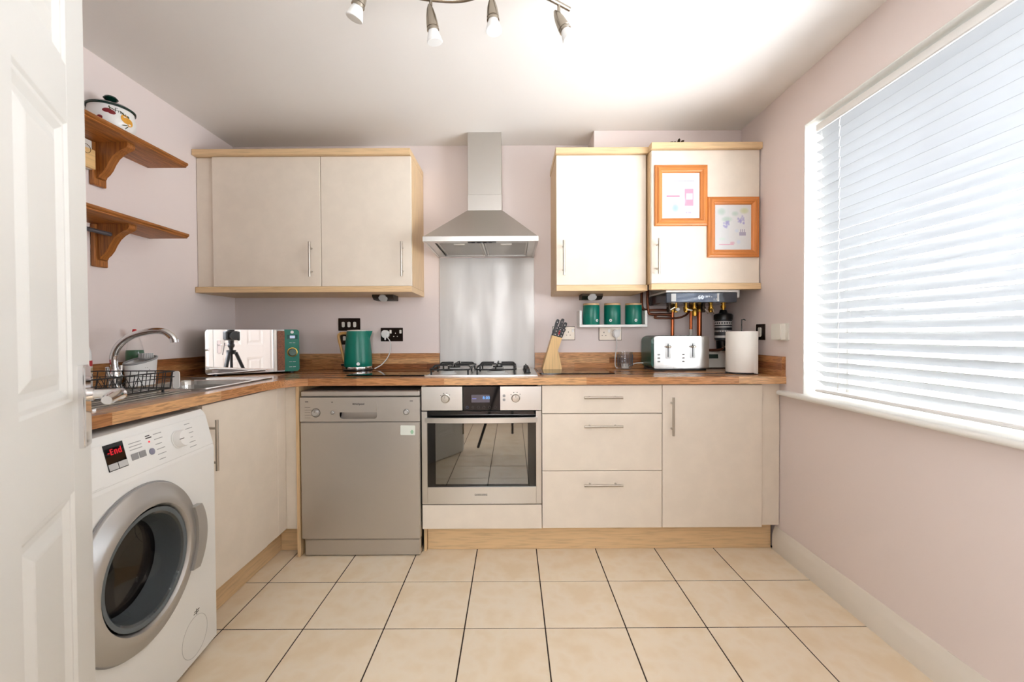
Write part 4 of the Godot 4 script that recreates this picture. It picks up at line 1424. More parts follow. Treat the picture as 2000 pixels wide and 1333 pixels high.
func sink_area() -> void:
	var o := thing("sink", "stainless steel sink with one bowl and ribbed drainer", "sink", V(-1.44, WT, 1.03))
	var b := MB.new()
	b.xf = Transform3D(Basis(V(1, 0, 0), -PI / 2), V(0, WT + 0.0002, 0))
	b.ring(rr(0.5, 0.94, 0.03, 6, Vector2(-1.44, -1.03)), rr(0.335, 0.355, 0.05, 6, Vector2(-1.4, -0.82)), 0.0016)
	b.xf.origin.y += 0.0014
	b.ring(rr(0.5, 0.94, 0.03, 6, Vector2(-1.44, -1.03)), rr(0.478, 0.918, 0.024, 6, Vector2(-1.44, -1.03)), 0.0035, 0.0025)
	addw(b, "deck", M.sink, o)
	b = MB.new()
	var c := V(-1.4, WT - 0.08, 0.82)
	loft(b, [flat_loop(0.335, 0.355, 0.05, c.x, WT + 0.0015, c.z), flat_loop(0.328, 0.348, 0.048, c.x, WT - 0.004, c.z), flat_loop(0.318, 0.338, 0.045, c.x, WT - 0.02, c.z), flat_loop(0.306, 0.326, 0.05, c.x, WT - 0.13, c.z), flat_loop(0.28, 0.3, 0.05, c.x, WT - 0.15, c.z), flat_loop(0.2, 0.22, 0.04, c.x, WT - 0.157, c.z), flat_loop(0.02, 0.02, 0.008, c.x, WT - 0.158, c.z)], c, true)
	addw(b, "bowl", M.sink, o)
	b = MB.new()
	b.xf = Transform3D(Basis(), V(c.x, WT - 0.1575, c.z))
	b.lathe([Vector2(0.04, 0), Vector2(0.036, 0.003), Vector2(0.03, 0.001), Vector2(0.0, 0.001)], 28)
	addw(b, "waste", M.chrome, o)
	for i in 9:
		b = MB.new()
		var x := -1.565 + i * 0.041
		b.box(V(x - 0.006, WT + 0.0019, 1.06), V(x + 0.006, WT + 0.0048, 1.46), 0.0022)
		addw(b, "drainer_rib", M.sink, o)
	# mixer tap with a swan neck
	var tx := -1.6
	var tz := 0.98
	var t := thing("mixer_tap", "chrome swan neck mixer tap at the sink", "tap", V(tx, WT + 0.002, tz))
	b = MB.new()
	b.lathe([Vector2(0.026, 0.0), Vector2(0.026, 0.005), Vector2(0.021, 0.009), Vector2(0.02, 0.03), Vector2(0.023, 0.036), Vector2(0.023, 0.06), Vector2(0.018, 0.068), Vector2(0.015, 0.078), Vector2(0.0, 0.078)], 28)
	add(b, "base", M.chrome, t)
	var e := V(0.2, 0, -0.052)
	b = MB.new()
	b.tube(curve([V(0, 0.07, 0), V(-0.002, 0.13, 0), e * 0.09 + V(0, 0.178, 0), e * 0.3 + V(0, 0.213, 0), e * 0.6 + V(0, 0.231, 0), e * 0.82 + V(0, 0.23, 0), e * 0.95 + V(0, 0.212, 0), e + V(0, 0.194, 0)], 6), 0.0135, 18)
	var sp := add(b, "spout", M.chrome, t)
	b = MB.new()
	b.cyl(e + V(0, 0.197, 0), e * 1.008 + V(0, 0.184, 0), 0.0148, 0.0142, 20)
	add(b, "nozzle", M.chrome, sp)
	for s in [-1.0, 1.0]:
		b = MB.new()
		var d: Vector3 = V(0.35, 0, 0.93).normalized() * s
		b.cyl(V(0, 0.047, 0), V(0, 0.047, 0) + d * 0.036, 0.0125, 0.0135, 20)
		b.tube(curve([V(0, 0.047, 0) + d * 0.03, V(0, 0.06, 0) + d * 0.046, V(0, 0.09, 0) + d * 0.056], 4), [0.007, 0.007, 0.007, 0.007, 0.0068, 0.0066, 0.0064, 0.0062, 0.006], 10)
		add(b, "lever", M.chrome, t)
	# wire dish rack on the drainer
	var r := thing("dish_rack", "black wire dish rack standing on the drainer", "dish rack", V(-1.42, WT + 0.005, 1.27))
	var x0 := -1.58
	var x1 := -1.262
	var z0 := 1.09
	var z1 := 1.45
	var yb := WT + 0.019
	var yt := 0.972
	b = MB.new()
	for y in [yt, (yt + yb) / 2 + 0.01]:
		var loop := []
		for p in rr(x1 - x0, z1 - z0, 0.02, 4, Vector2((x0 + x1) / 2, (z0 + z1) / 2)):
			loop.append(V(p.x, y, p.y))
		b.tube(loop, 0.0024 if y == yt else 0.0015, 6, true)
	addw(b, "rim", M.iron, r)
	b = MB.new()
	var loop2 := []
	for p in rr(x1 - x0 - 0.02, z1 - z0 - 0.02, 0.016, 4, Vector2((x0 + x1) / 2, (z0 + z1) / 2)):
		loop2.append(V(p.x, yb, p.y))
	b.tube(loop2, 0.0024, 6, true)
	for i in 9:
		var x := x0 + 0.03 + (x1 - x0 - 0.06) * i / 8.0
		b.cyl(V(x, yb, z0 + 0.01), V(x, yb, z1 - 0.01), 0.0015, -1, 6)
	addw(b, "base_grid", M.iron, r)
	for i in 11:
		var z := z0 + 0.02 + (z1 - z0 - 0.04) * i / 10.0
		for s in [[x0, x0 + 0.01], [x1, x1 - 0.01]]:
			b = MB.new()
			b.cyl(V(s[0], yt, z), V(s[1], yb, z), 0.0014, -1, 6)
			addw(b, "upright", M.iron, r)
	for i in 10:
		var x := x0 + 0.02 + (x1 - x0 - 0.04) * i / 9.0
		for s in [[z0, z0 + 0.01], [z1, z1 - 0.01]]:
			b = MB.new()
			b.cyl(V(x, yt, s[0]), V(x, yb, s[1]), 0.0014, -1, 6)
			addw(b, "upright", M.iron, r)
	for x in [-1.5, -1.36]:
		b = MB.new()
		var zig := []
		for i in 13:
			zig.append(V(x, yb if i % 2 == 0 else yb + 0.045, z0 + 0.03 + (z1 - z0 - 0.06) * i / 12.0))
		b.tube(zig, 0.0015, 6)
		addw(b, "plate_divider", M.iron, r)
	for x in [x0 + 0.03, x1 - 0.03]:
		for z in [z0 + 0.03, z1 - 0.03]:
			b = MB.new()
			b.cyl(V(x, WT + 0.0045, z), V(x, yb, z), 0.005, 0.004, 10)
			addw(b, "foot", M.black, r)
	b = MB.new()
	b.xf = Transform3D(Basis(V(0, 1, 0), 0.2), V(x1 - 0.006, 0.938, z0 - 0.006))
	b.extrude(rr(0.022, 0.066, 0.009, 5), 0.006)
	addw(b, "end_clip", M.white, r)
	# caddy for brushes: oval cup with a sloping rim
	var k := thing("sink_caddy", "white speckled oval sink caddy with grey rim", "caddy", V(-1.614, WT + 0.002, 0.842))
	b = MB.new()
	var n := 36
	var low := []
	var top := []
	var topi := []
	var lowi := []
	for i in n:
		var an := TAU * i / n
		var d := V(cos(an) * 0.046, 0, sin(an) * 0.07)
		var rise := 0.102 - 0.016 * (d.z / 0.07) + 0.004
		low.append(d * 0.84)
		top.append(d + V(0, rise, 0))
		topi.append(d * 0.93 + V(0, rise, 0))
		lowi.append(d * 0.78 + V(0, 0.004, 0))
	loft(b, [low, top], V(0, 0.05, 0), false)
	loft(b, [topi, lowi], V(0, 0.05, 0), true)
	b.xf = Transform3D()
	var bot := PackedVector2Array()
	for p in low:
		bot.append(Vector2(p.x, p.z))
	b.xf = Transform3D(Basis(V(1, 0, 0), PI / 2), V(0, 0.004, 0))
	b.extrude(bot, 0.004)
	add(b, "cup", M.white, k)
	b = MB.new()
	var rim := []
	for i in n:
		rim.append((top[i] + topi[i]) * 0.5)
	b.tube(rim, 0.004, 8, true)
	add(b, "rim", M.grey, k)
	for i in 16:
		var an := -1.4 + 2.4 * rng.randf()
		var hh := 0.02 + 0.06 * rng.randf()
		var d := V(cos(an) * 0.046, 0, sin(an) * 0.07) * (0.84 + 0.16 * hh / 0.1) + V(0, hh, 0)
		b = MB.new()
		b.ball(d, V(0.0014, 0.0014, 0.0014), 6, 4)
		add(b, "speck", M.ink, k)
	# scouring brush in the caddy
	var br := thing("scouring_brush", "grey scouring brush sticking out of the sink caddy", "brush", V(-1.614, WT + 0.09, 0.82))
	b = MB.new()
	b.cyl(V(0, -0.075, 0), V(0.002, 0.02, -0.004), 0.006, -1, 10)
	add(b, "handle", M.grey_light, br)
	b = MB.new()
	b.box(V(-0.016, 0.018, -0.03), V(0.018, 0.027, 0.02), 0.004)
	add(b, "head", M.grey, br)
	for i in 5:
		for j in 4:
			b = MB.new()
			var p := V(-0.012 + j * 0.008, 0.027, -0.026 + i * 0.0105)
			b.cyl(p, p + V(rng.randf_range(-0.002, 0.002), 0.02, rng.randf_range(-0.002, 0.002)), 0.0035, 0.0044, 6)
			add(b, "bristle_tuft", M.grey_light, br)
	# washing-up liquid
	var q := thing("washing_up_liquid", "clear bottle of green washing-up liquid with red cap", "bottle", V(-1.685, WT + 0.002, 0.79))
	b = MB.new()
	var shell := [Vector2(0.0, 0.0), Vector2(0.03, 0.0), Vector2(0.034, 0.006), Vector2(0.035, 0.1), Vector2(0.033, 0.14), Vector2(0.024, 0.185), Vector2(0.013, 0.212), Vector2(0.0125, 0.222)]
	b.lathe(shell, 28)
	add(b, "bottle_wall", M.glass, q)
	b = MB.new()
	b.lathe([Vector2(0.0, 0.002), Vector2(0.029, 0.002), Vector2(0.033, 0.007), Vector2(0.034, 0.1), Vector2(0.0322, 0.138), Vector2(0.03, 0.149), Vector2(0.0, 0.149)], 28)
	add(b, "green_liquid", mat(c8(0, 84, 42), 0.3, 0.0, 0.2), q)
	b = MB.new()
	b.lathe([Vector2(0.0145, 0.214), Vector2(0.0145, 0.226), Vector2(0.009, 0.229), Vector2(0.0065, 0.242), Vector2(0.0, 0.243)], 20)
	add(b, "cap", M.red, q)
	# cleaner bottle
	q = thing("cleaner_bottle", "white cleaner bottle with a red banded label behind the dish rack", "bottle", V(-1.675, WT + 0.002, 1.045))
	b = MB.new()
	b.lathe([Vector2(0.0, 0.0), Vector2(0.033, 0.0), Vector2(0.036, 0.005), Vector2(0.036, 0.12), Vector2(0.034, 0.15), Vector2(0.022, 0.19), Vector2(0.0145, 0.225), Vector2(0.014, 0.25)], 28)
	add(b, "bottle_wall", M.white, q)
	b = MB.new()
	b.lathe([Vector2(0.017, 0.248), Vector2(0.017, 0.275), Vector2(0.012, 0.285), Vector2(0.0, 0.286)], 20)
	add(b, "cap", M.white, q)
	b = MB.new()
	b.lathe([Vector2(0.0366, 0.03), Vector2(0.0366, 0.118)], 28)
	var im := Image.create(256, 96, false, Image.FORMAT_RGB8)
	im.fill(c8(232, 226, 216))
	im.fill_rect(Rect2i(0, 2, 256, 24), c8(192, 52, 58))
	im.fill_rect(Rect2i(0, 34, 256, 20), c8(196, 178, 140))
	for i in 24:
		im.fill_rect(Rect2i(i * 11, 60 + (i % 3) * 10, 7, 8), c8(44, 52, 70))
	var lm := mat(Color.WHITE, 0.4)
	lm.albedo_texture = ImageTexture.create_from_image(im)
	add(b, "label_band", lm, q)
	b = MB.new()
	b.ball(V(0.02, 0.165, 0.017), V(0.006, 0.012, 0.006), 10, 8)
	add(b, "emblem", M.red, q)

# ------------------------------------------------------------------ microwave
func microwave() -> void:
	var o := thing("microwave", "mirror fronted microwave with green control strip standing in the corner", "microwave", V(-1.403, WT, 0.3715), 0.574)
	var y0 := 0.01
	var y1 := 0.247
	var b := MB.new()
	b.xf = Transform3D(Basis(), V(0, (y0 + y1) / 2, -0.25))
	b.extrude(rr(0.44, y1 - y0, 0.014, 5), 0.235)
	add(b, "casing", M.green_dark, o)
	# control strip
	b = MB.new()
	var pts := PackedVector2Array()
	for p in rr(0.44, y1 - y0, 0.016, 5, Vector2(0, (y0 + y1) / 2)):
		pts.append(Vector2(maxf(p.x, 0.1455), p.y))
	b.xf = Transform3D(Basis(), V(0, 0, -0.015))
	b.extrude(dedupe(pts), 0.014)
	var st := add(b, "control_strip", M.green, o)
	# door with mirror glass
	pts = PackedVector2Array()
	for p in rr(0.44, y1 - y0, 0.016, 5, Vector2(0, (y0 + y1) / 2)):
		pts.append(Vector2(minf(p.x, 0.1445), p.y))
	b = MB.new()
	b.xf = Transform3D(Basis(), V(0, 0, -0.015))
	b.extrude(dedupe(pts), 0.012)
	var dr := add(b, "door", M.grey_light, o)
	pts = PackedVector2Array()
	for p in rr(0.436, y1 - y0 - 0.004, 0.015, 5, Vector2(0, (y0 + y1) / 2)):
		pts.append(Vector2(minf(p.x, 0.089), p.y))
	b = MB.new()
	b.xf = Transform3D(Basis(), V(0, 0, -0.003))
	b.extrude(dedupe(pts), 0.003)
	add(b, "mirror_glass", M.mirror, dr)
	add(one(V(0.091, y0 + 0.003, -0.003), V(0.108, y1 - 0.003, 0.0005), 0.001), "trim_strip", M.steel, dr)
	b = MB.new()
	b.xf = Transform3D(Basis(V(0, 0, 1), 0), V(0.127, (y0 + y1) / 2, -0.002))
	b.extrude(rr(0.036, y1 - y0 - 0.016, 0.004, 3), 0.013)
	add(b, "door_handle", M.walnut, dr)
	# emblem, display, dial and print
	b = MB.new()
	b.xf = Transform3D(Basis(), V(0.184, 0.232, -0.001))
	b.extrude(circle(0.0085, 20), 0.0008)
	add(b, "emblem", M.print_white, st)
	add(one(V(0.158, 0.192, -0.001), V(0.212, 0.217, 0.0005), 0.0004), "display", mat(c8(40, 92, 88), 0.05), st)
	b = bxs([[V(0.172, 0.197, 0.0005), V(0.198, 0.212, 0.001)]])
	add(b, "display_digits", glow(Color(0.86, 0.9, 1.0), 0.9), st)
	b = MB.new()
	b.xf = Transform3D(Basis(V(1, 0, 0), PI / 2), V(0.184, 0.118, -0.001))
	b.lathe([Vector2(0.026, 0.0), Vector2(0.026, 0.003), Vector2(0.0225, 0.004), Vector2(0.0225, 0.001)], 36)
	add(b, "dial_ring", M.brass, st)
	b = MB.new()
	b.xf = Transform3D(Basis(V(1, 0, 0), PI / 2), V(0.184, 0.118, -0.001))
	b.lathe([Vector2(0.021, 0.0), Vector2(0.02, 0.016), Vector2(0.018, 0.018), Vector2(0.0, 0.018)], 36)
	add(b, "dial", mat(c8(86, 104, 96), 0.4, 0.5), st)
	for q in [[0.17, 0.03], [0.062, 0.034], [0.034, 0.034]]:
		for i in 2:
			add(one(V(0.184 - q[1] / 2 + i * (q[1] / 2 + 0.002), q[0], -0.001), V(0.184 - q[1] / 2 + i * (q[1] / 2 + 0.002) + q[1] / 2 - 0.002, q[0] + 0.0022, -0.0005)), "printed_line", M.print_white, st)
	for x in [-0.18, 0.18]:
		for z in [-0.03, -0.22]:
			b = MB.new()
			b.cyl(V(x, 0, z), V(x, 0.011, z), 0.012, -1, 12)
			add(b, "foot", M.black, o)

static func dedupe(p: PackedVector2Array) -> PackedVector2Array:
	var out := PackedVector2Array()
	for i in p.size():
		var prev := p[(i - 1 + p.size()) % p.size()]
		var next := p[(i + 1) % p.size()]
		if absf(p[i].x - prev.x) < 1e-6 and absf(p[i].x - next.x) < 1e-6:
			continue
		if p[i].distance_to(prev) < 1e-6:
			continue
		out.append(p[i])
	return out

# ------------------------------------------------------------------ kettle and glass boards
func kettle() -> void:
	var o := thing("kettle", "matt green electric kettle with beige handle beside the microwave", "kettle", V(-0.922, WT, 0.14))
	var b := MB.new()
	b.lathe([Vector2(0.0, 0.0), Vector2(0.084, 0.0), Vector2(0.086, 0.004), Vector2(0.086, 0.01), Vector2(0.08, 0.013), Vector2(0.0, 0.013)], 40)
	add(b, "power_base", M.black, o)
	b = MB.new()
	b.lathe([Vector2(0.0, 0.0132), Vector2(0.079, 0.0132), Vector2(0.08, 0.016), Vector2(0.0795, 0.024), Vector2(0.078, 0.027)], 40)
	add(b, "steel_ring", M.chrome, o)
	b = MB.new()
	b.lathe([Vector2(0.0775, 0.0265), Vector2(0.08, 0.03), Vector2(0.0795, 0.06), Vector2(0.077, 0.11), Vector2(0.0725, 0.16), Vector2(0.0675, 0.2), Vector2(0.064, 0.232), Vector2(0.062, 0.2385)], 44)
	# pouring lip
	b.xf = Transform3D()
	var lip := [V(0.056, 0.238, -0.03), V(0.088, 0.238, 0.0), V(0.056, 0.238, 0.03)]
	var root := [V(0.063, 0.2, -0.022), V(0.069, 0.19, 0.0), V(0.063, 0.2, 0.022)]
	for i in 2:
		b.quad(root[i], root[i + 1], lip[i + 1], lip[i], V(1, -0.4, -1 if i == 0 else 1))
	b.flat_tri(lip[0], lip[1], lip[2], V(0, 1, 0))
	add(b, "body", M.green, o)
	b = MB.new()
	b.lathe([Vector2(0.0625, 0.236), Vector2(0.0625, 0.24), Vector2(0.058, 0.243), Vector2(0.0, 0.246)], 40)
	add(b, "lid", M.white_warm, o)
	b = MB.new()
	b.tube(curve([V(-0.06, 0.222, 0), V(-0.085, 0.226, 0), V(-0.112, 0.218, 0), V(-0.115, 0.195, 0), V(-0.105, 0.15, 0), V(-0.091, 0.09, 0), V(-0.08, 0.055, 0)], 5), 0.0085, 12)
	add(b, "handle", M.beige, o)
	b = MB.new()
	b.box(V(-0.1, 0.03, -0.012), V(-0.078, 0.04, 0.012), 0.002)
	add(b, "switch_tab", M.black, o)
	b = MB.new()
	b.xf = Transform3D(Basis(V(0, 1, 0), 0.34), Vector3.ZERO)
	b.xf = b.xf * Transform3D(Basis(), V(0.0, 0.045, 0.0795))
	b.extrude(circle(0.0095, 20), 0.0012)
	add(b, "emblem", M.print_white, o)
	# mains lead
	b = MB.new()
	b.tube(curve([V(-0.838, WT + 0.008, 0.1), V(-0.8, WT + 0.035, 0.065), V(-0.765, WT + 0.09, 0.045), V(-0.755, WT + 0.16, 0.042), V(-0.776, WT + 0.2, 0.042)], 8), 0.0035, 8)
	tag(addw(b, "kettle_lead", M.cord_white), "white mains lead from the green kettle up to the dark socket", "cord")
	for p in [[-0.86, -0.44, 0.245, 0.495, "black glass worktop saver in front of the kettle"], [0.146, 0.545, 0.075, 0.445, "black glass worktop saver under the knife block"]]:
		var g := MB.new()
		g.xf = Transform3D(Basis(V(1, 0, 0), -PI / 2), V((p[0] + p[1]) / 2, WT + 0.0012, (p[2] + p[3]) / 2))
		g.extrude(rr(p[1] - p[0], p[3] - p[2], 0.012, 5), 0.005)
		var gb := thing("glass_board", p[4], "chopping board", V((p[0] + p[1]) / 2, WT, (p[2] + p[3]) / 2))
		addw(g, "glass_plate", M.black_gloss, gb)
		for x in [p[0] + 0.02, p[1] - 0.02]:
			for z in [p[2] + 0.02, p[3] - 0.02]:
				g = MB.new()
				g.cyl(V(x, WT, z), V(x, WT + 0.0014, z), 0.006, -1, 10)
				addw(g, "foot", M.black, gb)

# ------------------------------------------------------------------ sockets, switches, plugs
func wall_plate(called: String, label: String, category: String, centre: Vector3, w: float, h: float, turn: float, m: Material) -> Node3D:
	var o := thing(called, label, category, centre, turn)
	var b := MB.new()
	b.extrude(rr(w, h, 0.003, 3), 0.003)
	add(b, "dark_rim", M.rim_dark, o)  # dark border, a little larger than the face plate
	b = MB.new()
	b.xf.origin.z = 0.003
	b.extrude(rr(w - 0.006, h - 0.006, 0.003, 3), 0.0025)
	add(b, "face_plate", m, o)
	return o

func outlet(o: Node3D, x: float, rocker_x: float, hole: Material, rocker: Material, plugged: bool) -> void:
	if not plugged:
		add(bxs([[V(x - 0.002, 0.004, 0.0055), V(x + 0.002, 0.012, 0.006)], [V(x - 0.0145, -0.0135, 0.0055), V(x - 0.008, -0.0095, 0.006)], [V(x + 0.008, -0.0135, 0.0055), V(x + 0.0145, -0.0095, 0.006)]]), "pin_hole", hole, o)
	var b := MB.new()
	b.xf = Transform3D(Basis(V(1, 0, 0), 0.08), V(rocker_x, 0.018, 0.0045))
	b.extrude(rr(0.013, 0.022, 0.003, 3), 0.004)
	add(b, "rocker", rocker, o)

func plug(called: String, label: String, at: Vector3) -> void:
	var o := thing(called, label, "plug", at)
	var b := MB.new()
	b.extrude(PackedVector2Array([Vector2(-0.024, 0.004), Vector2(-0.02, 0.018), Vector2(-0.008, 0.026), Vector2(0.008, 0.026), Vector2(0.02, 0.018), Vector2(0.024, 0.004), Vector2(0.021, -0.012), Vector2(0.01, -0.022), Vector2(-0.01, -0.022), Vector2(-0.021, -0.012)]), 0.022)
	b.xf.origin.z = 0.022
	b.extrude(PackedVector2Array([Vector2(-0.02, 0.003), Vector2(-0.016, 0.015), Vector2(0.0, 0.021), Vector2(0.016, 0.015), Vector2(0.02, 0.003), Vector2(0.01, -0.018), Vector2(-0.01, -0.018)]), 0.01)
	add(b, "plug_body", M.white, o)
	b = MB.new()
	b.cyl(V(0, -0.018, 0.016), V(0, -0.036, 0.018), 0.0065, 0.0045, 12)
	add(b, "cord_grip", M.white, o)

func back_wall_fittings() -> void:
	var dark := mat(c8(52, 42, 36), 0.22, 0.85)
	var o := wall_plate("light_switch", "dark three gang switch plate above the kettle", "switch", V(-1.026, 1.171, 0.0005), 0.138, 0.08, 0.0, dark)
	for x in [-0.036, 0.0, 0.036]:
		var b := MB.new()
		b.xf = Transform3D(Basis(V(1, 0, 0), 0.08), V(x, 0.0, 0.0045))
		b.extrude(rr(0.018, 0.034, 0.007, 4), 0.005)
		add(b, "rocker", M.white_warm, o)
	o = wall_plate("fused_switch", "dark fused spur plate half hidden behind the kettle handle", "switch", V(-1.044, 1.084, 0.0005), 0.086, 0.08, 0.0, dark)
	var bb := MB.new()
	bb.xf = Transform3D(Basis(), V(-0.012, 0.0, 0.0045))
	bb.extrude(rr(0.016, 0.026, 0.004, 4), 0.005)
	add(bb, "rocker", M.white_warm, o)
	o = wall_plate("double_socket", "dark double power socket beside the splashback with kettle plug", "socket", V(-0.758, 1.106, 0.0005), 0.14, 0.086, 0.0, dark)
	outlet(o, -0.036, -0.006, M.black, M.white_warm, true)
	outlet(o, 0.024, 0.056, M.white_warm, M.white_warm, false)
	plug("mains_plug", "white mains plug in the dark double socket", V(-0.794, 1.108, 0.0065))
	var pale := mat(c8(214, 204, 190), 0.3, 0.5)
	o = wall_plate("double_socket", "pale metal double power socket behind the knife handles", "socket", V(0.3255, 1.109, 0.0005), 0.144, 0.086, 0.0, pale)
	outlet(o, -0.036, -0.008, M.black, M.white, false)
	outlet(o, 0.03, 0.058, M.black, M.white, false)
	o = wall_plate("double_socket", "pale metal double power socket under the canister shelf", "socket", V(0.62, 1.1055, 0.0005), 0.144, 0.086, 0.0, pale)
	outlet(o, -0.04, -0.008, M.black, M.white, false)
	outlet(o, 0.03, 0.058, M.black, M.white, true)
	plug("mains_plug", "white mains plug in the socket under the canister shelf", V(0.654, 1.104, 0.0065))
	var b := MB.new()
	b.tube(curve([V(0.654, 1.07, 0.0245), V(0.652, 1.03, 0.035), V(0.64, 0.95, 0.05), V(0.645, WT + 0.006, 0.055), V(0.7, WT + 0.005, 0.05), V(0.76, WT + 0.03, 0.06), V(0.803, WT + 0.035, 0.09)], 8), 0.0033, 8)
	tag(addw(b, "toaster_lead", M.cord_white), "white mains lead from canister shelf socket to the toaster", "cord")
	# on the window wall
	o = wall_plate("light_switch", "dark single switch plate on the wall by the kitchen roll", "switch", V(XR - 0.0005, 1.11, 0.396), 0.08, 0.086, -PI / 2, dark)
	bb = MB.new()
	bb.xf = Transform3D(Basis(), V(0, 0, 0.0045))
	bb.extrude(rr(0.026, 0.05, 0.008, 4), 0.005)
	add(bb, "rocker", M.white_warm, o)
	o = thing("room_thermostat", "small white square thermostat box on the wall beside the window", "thermostat", V(XR - 0.0005, 1.11, 0.572), -PI / 2)
	bb = MB.new()
	bb.extrude(rr(0.1, 0.084, 0.004, 3, Vector2(0.01, 0)), 0.006)
	add(bb, "back_plate", M.white_warm, o)
	bb = MB.new()
	bb.xf.origin.z = 0.006
	bb.extrude(rr(0.08, 0.08, 0.006, 4, Vector2(-0.002, 0)), 0.02)
	bb.xf.origin.z = 0.026
	bb.extrude(rr(0.074, 0.074, 0.006, 4, Vector2(-0.002, 0)), 0.003)
	add(bb, "cover", M.white_warm, o)

# ------------------------------------------------------------------ things right of the hob
func right_counter() -> void:
	var b := MB.new()
	# knife block: leaning slab and a prop
	var o := thing("knife_block", "leaning pale wood knife block on the black glass board", "knife block", V(0.235, WT + 0.0062, 0.13))
	b.xf = Transform3D(Basis(), V(0, 0, -0.045))
	b.extrude(PackedVector2Array([Vector2(-0.055, 0.0), Vector2(-0.003, 0.0), Vector2(0.062, 0.184), Vector2(0.004, 0.2)]), 0.09)
	add(b, "slab", M.block_y, o)
	b = MB.new()
	b.xf = Transform3D(Basis(), V(0, 0, -0.04))
	b.extrude(PackedVector2Array([Vector2(-0.0025, 0.0), Vector2(0.061, 0.0), Vector2(0.039, 0.1055), Vector2(0.0348, 0.1055)]), 0.08)
	add(b, "prop", M.block_y, o)
	var up := V(0.065, 0.19, 0).normalized()
	var spots := [[0.012, -0.028, 0.105, 0.0], [0.03, -0.006, 0.115, 0.06], [0.05, -0.026, 0.1, 0.12], [0.018, 0.024, 0.06, -0.03], [0.036, 0.026, 0.055, 0.02], [0.053, 0.022, 0.06, 0.08]]
	var looks := ["large black knife handle tallest in the block", "curved black knife handle behind the tallest one", "black knife handle leaning out of the block towards the socket", "short black knife handle at the front edge of the block", "short black knife handle with red mark in the block", "short riveted black knife handle at the low side of block"]
	for i in spots.size():
		var s: Array = spots[i]
		var p := V(0.235, WT + 0.0062, 0.13) + V(s[0], 0.2 - (s[0] - 0.004) * 0.276, s[1])
		var k := thing("kitchen_knife", looks[i], "knife", p, 0.0, "knives in the wooden block")
		var dir := (up + V(s[3], 0, 0)).normalized()
		var side := dir.cross(V(0, 0, 1)).normalized()
		var L: float = s[2]
		b = MB.new()
		b.xf = Transform3D(Basis(side, dir, V(0, 0, 1)), Vector3.ZERO)
		b.extrude(PackedVector2Array([Vector2(-0.009, 0.0), Vector2(0.009, 0.0), Vector2(0.0095, L * 0.35), Vector2(0.0085, L * 0.6), Vector2(0.011, L * 0.85), Vector2(0.008, L * 0.98), Vector2(0, L), Vector2(-0.008, L * 0.98), Vector2(-0.0115, L * 0.85), Vector2(-0.009, L * 0.5)]), 0.014)
		add(b, "grip", M.black, k)
		for f in [0.18, 0.5, 0.82]:
			b = MB.new()
			b.xf = Transform3D(Basis(side, dir, V(0, 0, 1)), Vector3.ZERO)
			b.cyl(V(0, L * f, 0.0138), V(0, L * f, 0.0146), 0.003, -1, 12)
			add(b, "rivet", M.chrome, k)
		b = MB.new()
		b.xf = Transform3D(Basis(side, dir, V(0, 0, 1)), Vector3.ZERO)
		b.box(V(-0.007, -0.0005, 0.005), V(0.007, 0.004, 0.009))
		add(b, "bolster", M.chrome, k)
		if i == 4:
			b = MB.new()
			b.xf = Transform3D(Basis(side, dir, V(0, 0, 1)), Vector3.ZERO)
			b.box(V(-0.004, L * 0.28, 0.0138), V(0.004, L * 0.7, 0.0146))
			add(b, "red_mark", M.red, k)
	# tumbler
	o = thing("glass_tumbler", "small glass tumbler with a white stub inside near the toaster", "glass", V(0.678, WT, 0.135))
	b = MB.new()
	b.lathe([Vector2(0.0, 0.0), Vector2(0.04, 0.0), Vector2(0.043, 0.004), Vector2(0.046, 0.105), Vector2(0.044, 0.105), Vector2(0.0405, 0.008), Vector2(0.0, 0.007)], 36)
	add(b, "tumbler_wall", glass(0.14, Color(0.4, 0.41, 0.42)), o)
	for i in 18:
		var an := TAU * i / 18
		b = MB.new()
		b.cyl(V(cos(an) * 0.0437, 0.02, sin(an) * 0.0437), V(cos(an) * 0.0462, 0.09, sin(an) * 0.0462), 0.0012, -1, 5)
		add(b, "ribbing", mat(c8(70, 72, 78), 0.2), o)
	b = MB.new()
	b.lathe([Vector2(0.0, 0.008), Vector2(0.021, 0.008), Vector2(0.022, 0.034), Vector2(0.0, 0.036)], 20)
	add(b, "wax_stub", M.paper, o)
	toaster()
	# heating programmer
	o = thing("heating_programmer", "white heating programmer with dark display standing behind kitchen roll", "thermostat", V(1.255, WT, 0.06), 0.0)
	b = MB.new()
	b.xf = Transform3D(Basis(V(1, 0, 0), -0.12), V(0, 0.052, 0))
	b.extrude(rr(0.13, 0.1, 0.006, 4), 0.028)
	var hp := add(b, "case", M.white_warm, o)
	b = MB.new()
	b.xf = Transform3D(Basis(V(1, 0, 0), -0.12), V(-0.026, 0.073, 0.0275))
	b.extrude(rr(0.062, 0.026, 0.002, 3), 0.0012)
	add(b, "display", mat(c8(60, 74, 66), 0.1), hp)
	b = MB.new()
	b.xf = Transform3D(Basis(V(1, 0, 0), -0.12), V(-0.026, 0.022, 0.0265))
	b.extrude(rr(0.016, 0.004, 0.0015, 2), 0.0012)
	add(b, "button", M.grey, hp)
	# kitchen roll on its stand
	o = thing("kitchen_roll", "white kitchen roll on a black metal stand", "kitchen roll", V(1.222, WT, 0.425))
	b = MB.new()
	b.lathe([Vector2(0.0, 0.0), Vector2(0.078, 0.0), Vector2(0.08, 0.002), Vector2(0.078, 0.005), Vector2(0.0, 0.006)], 40)
	var stn := add(b, "stand", M.black, o)
	b = MB.new()
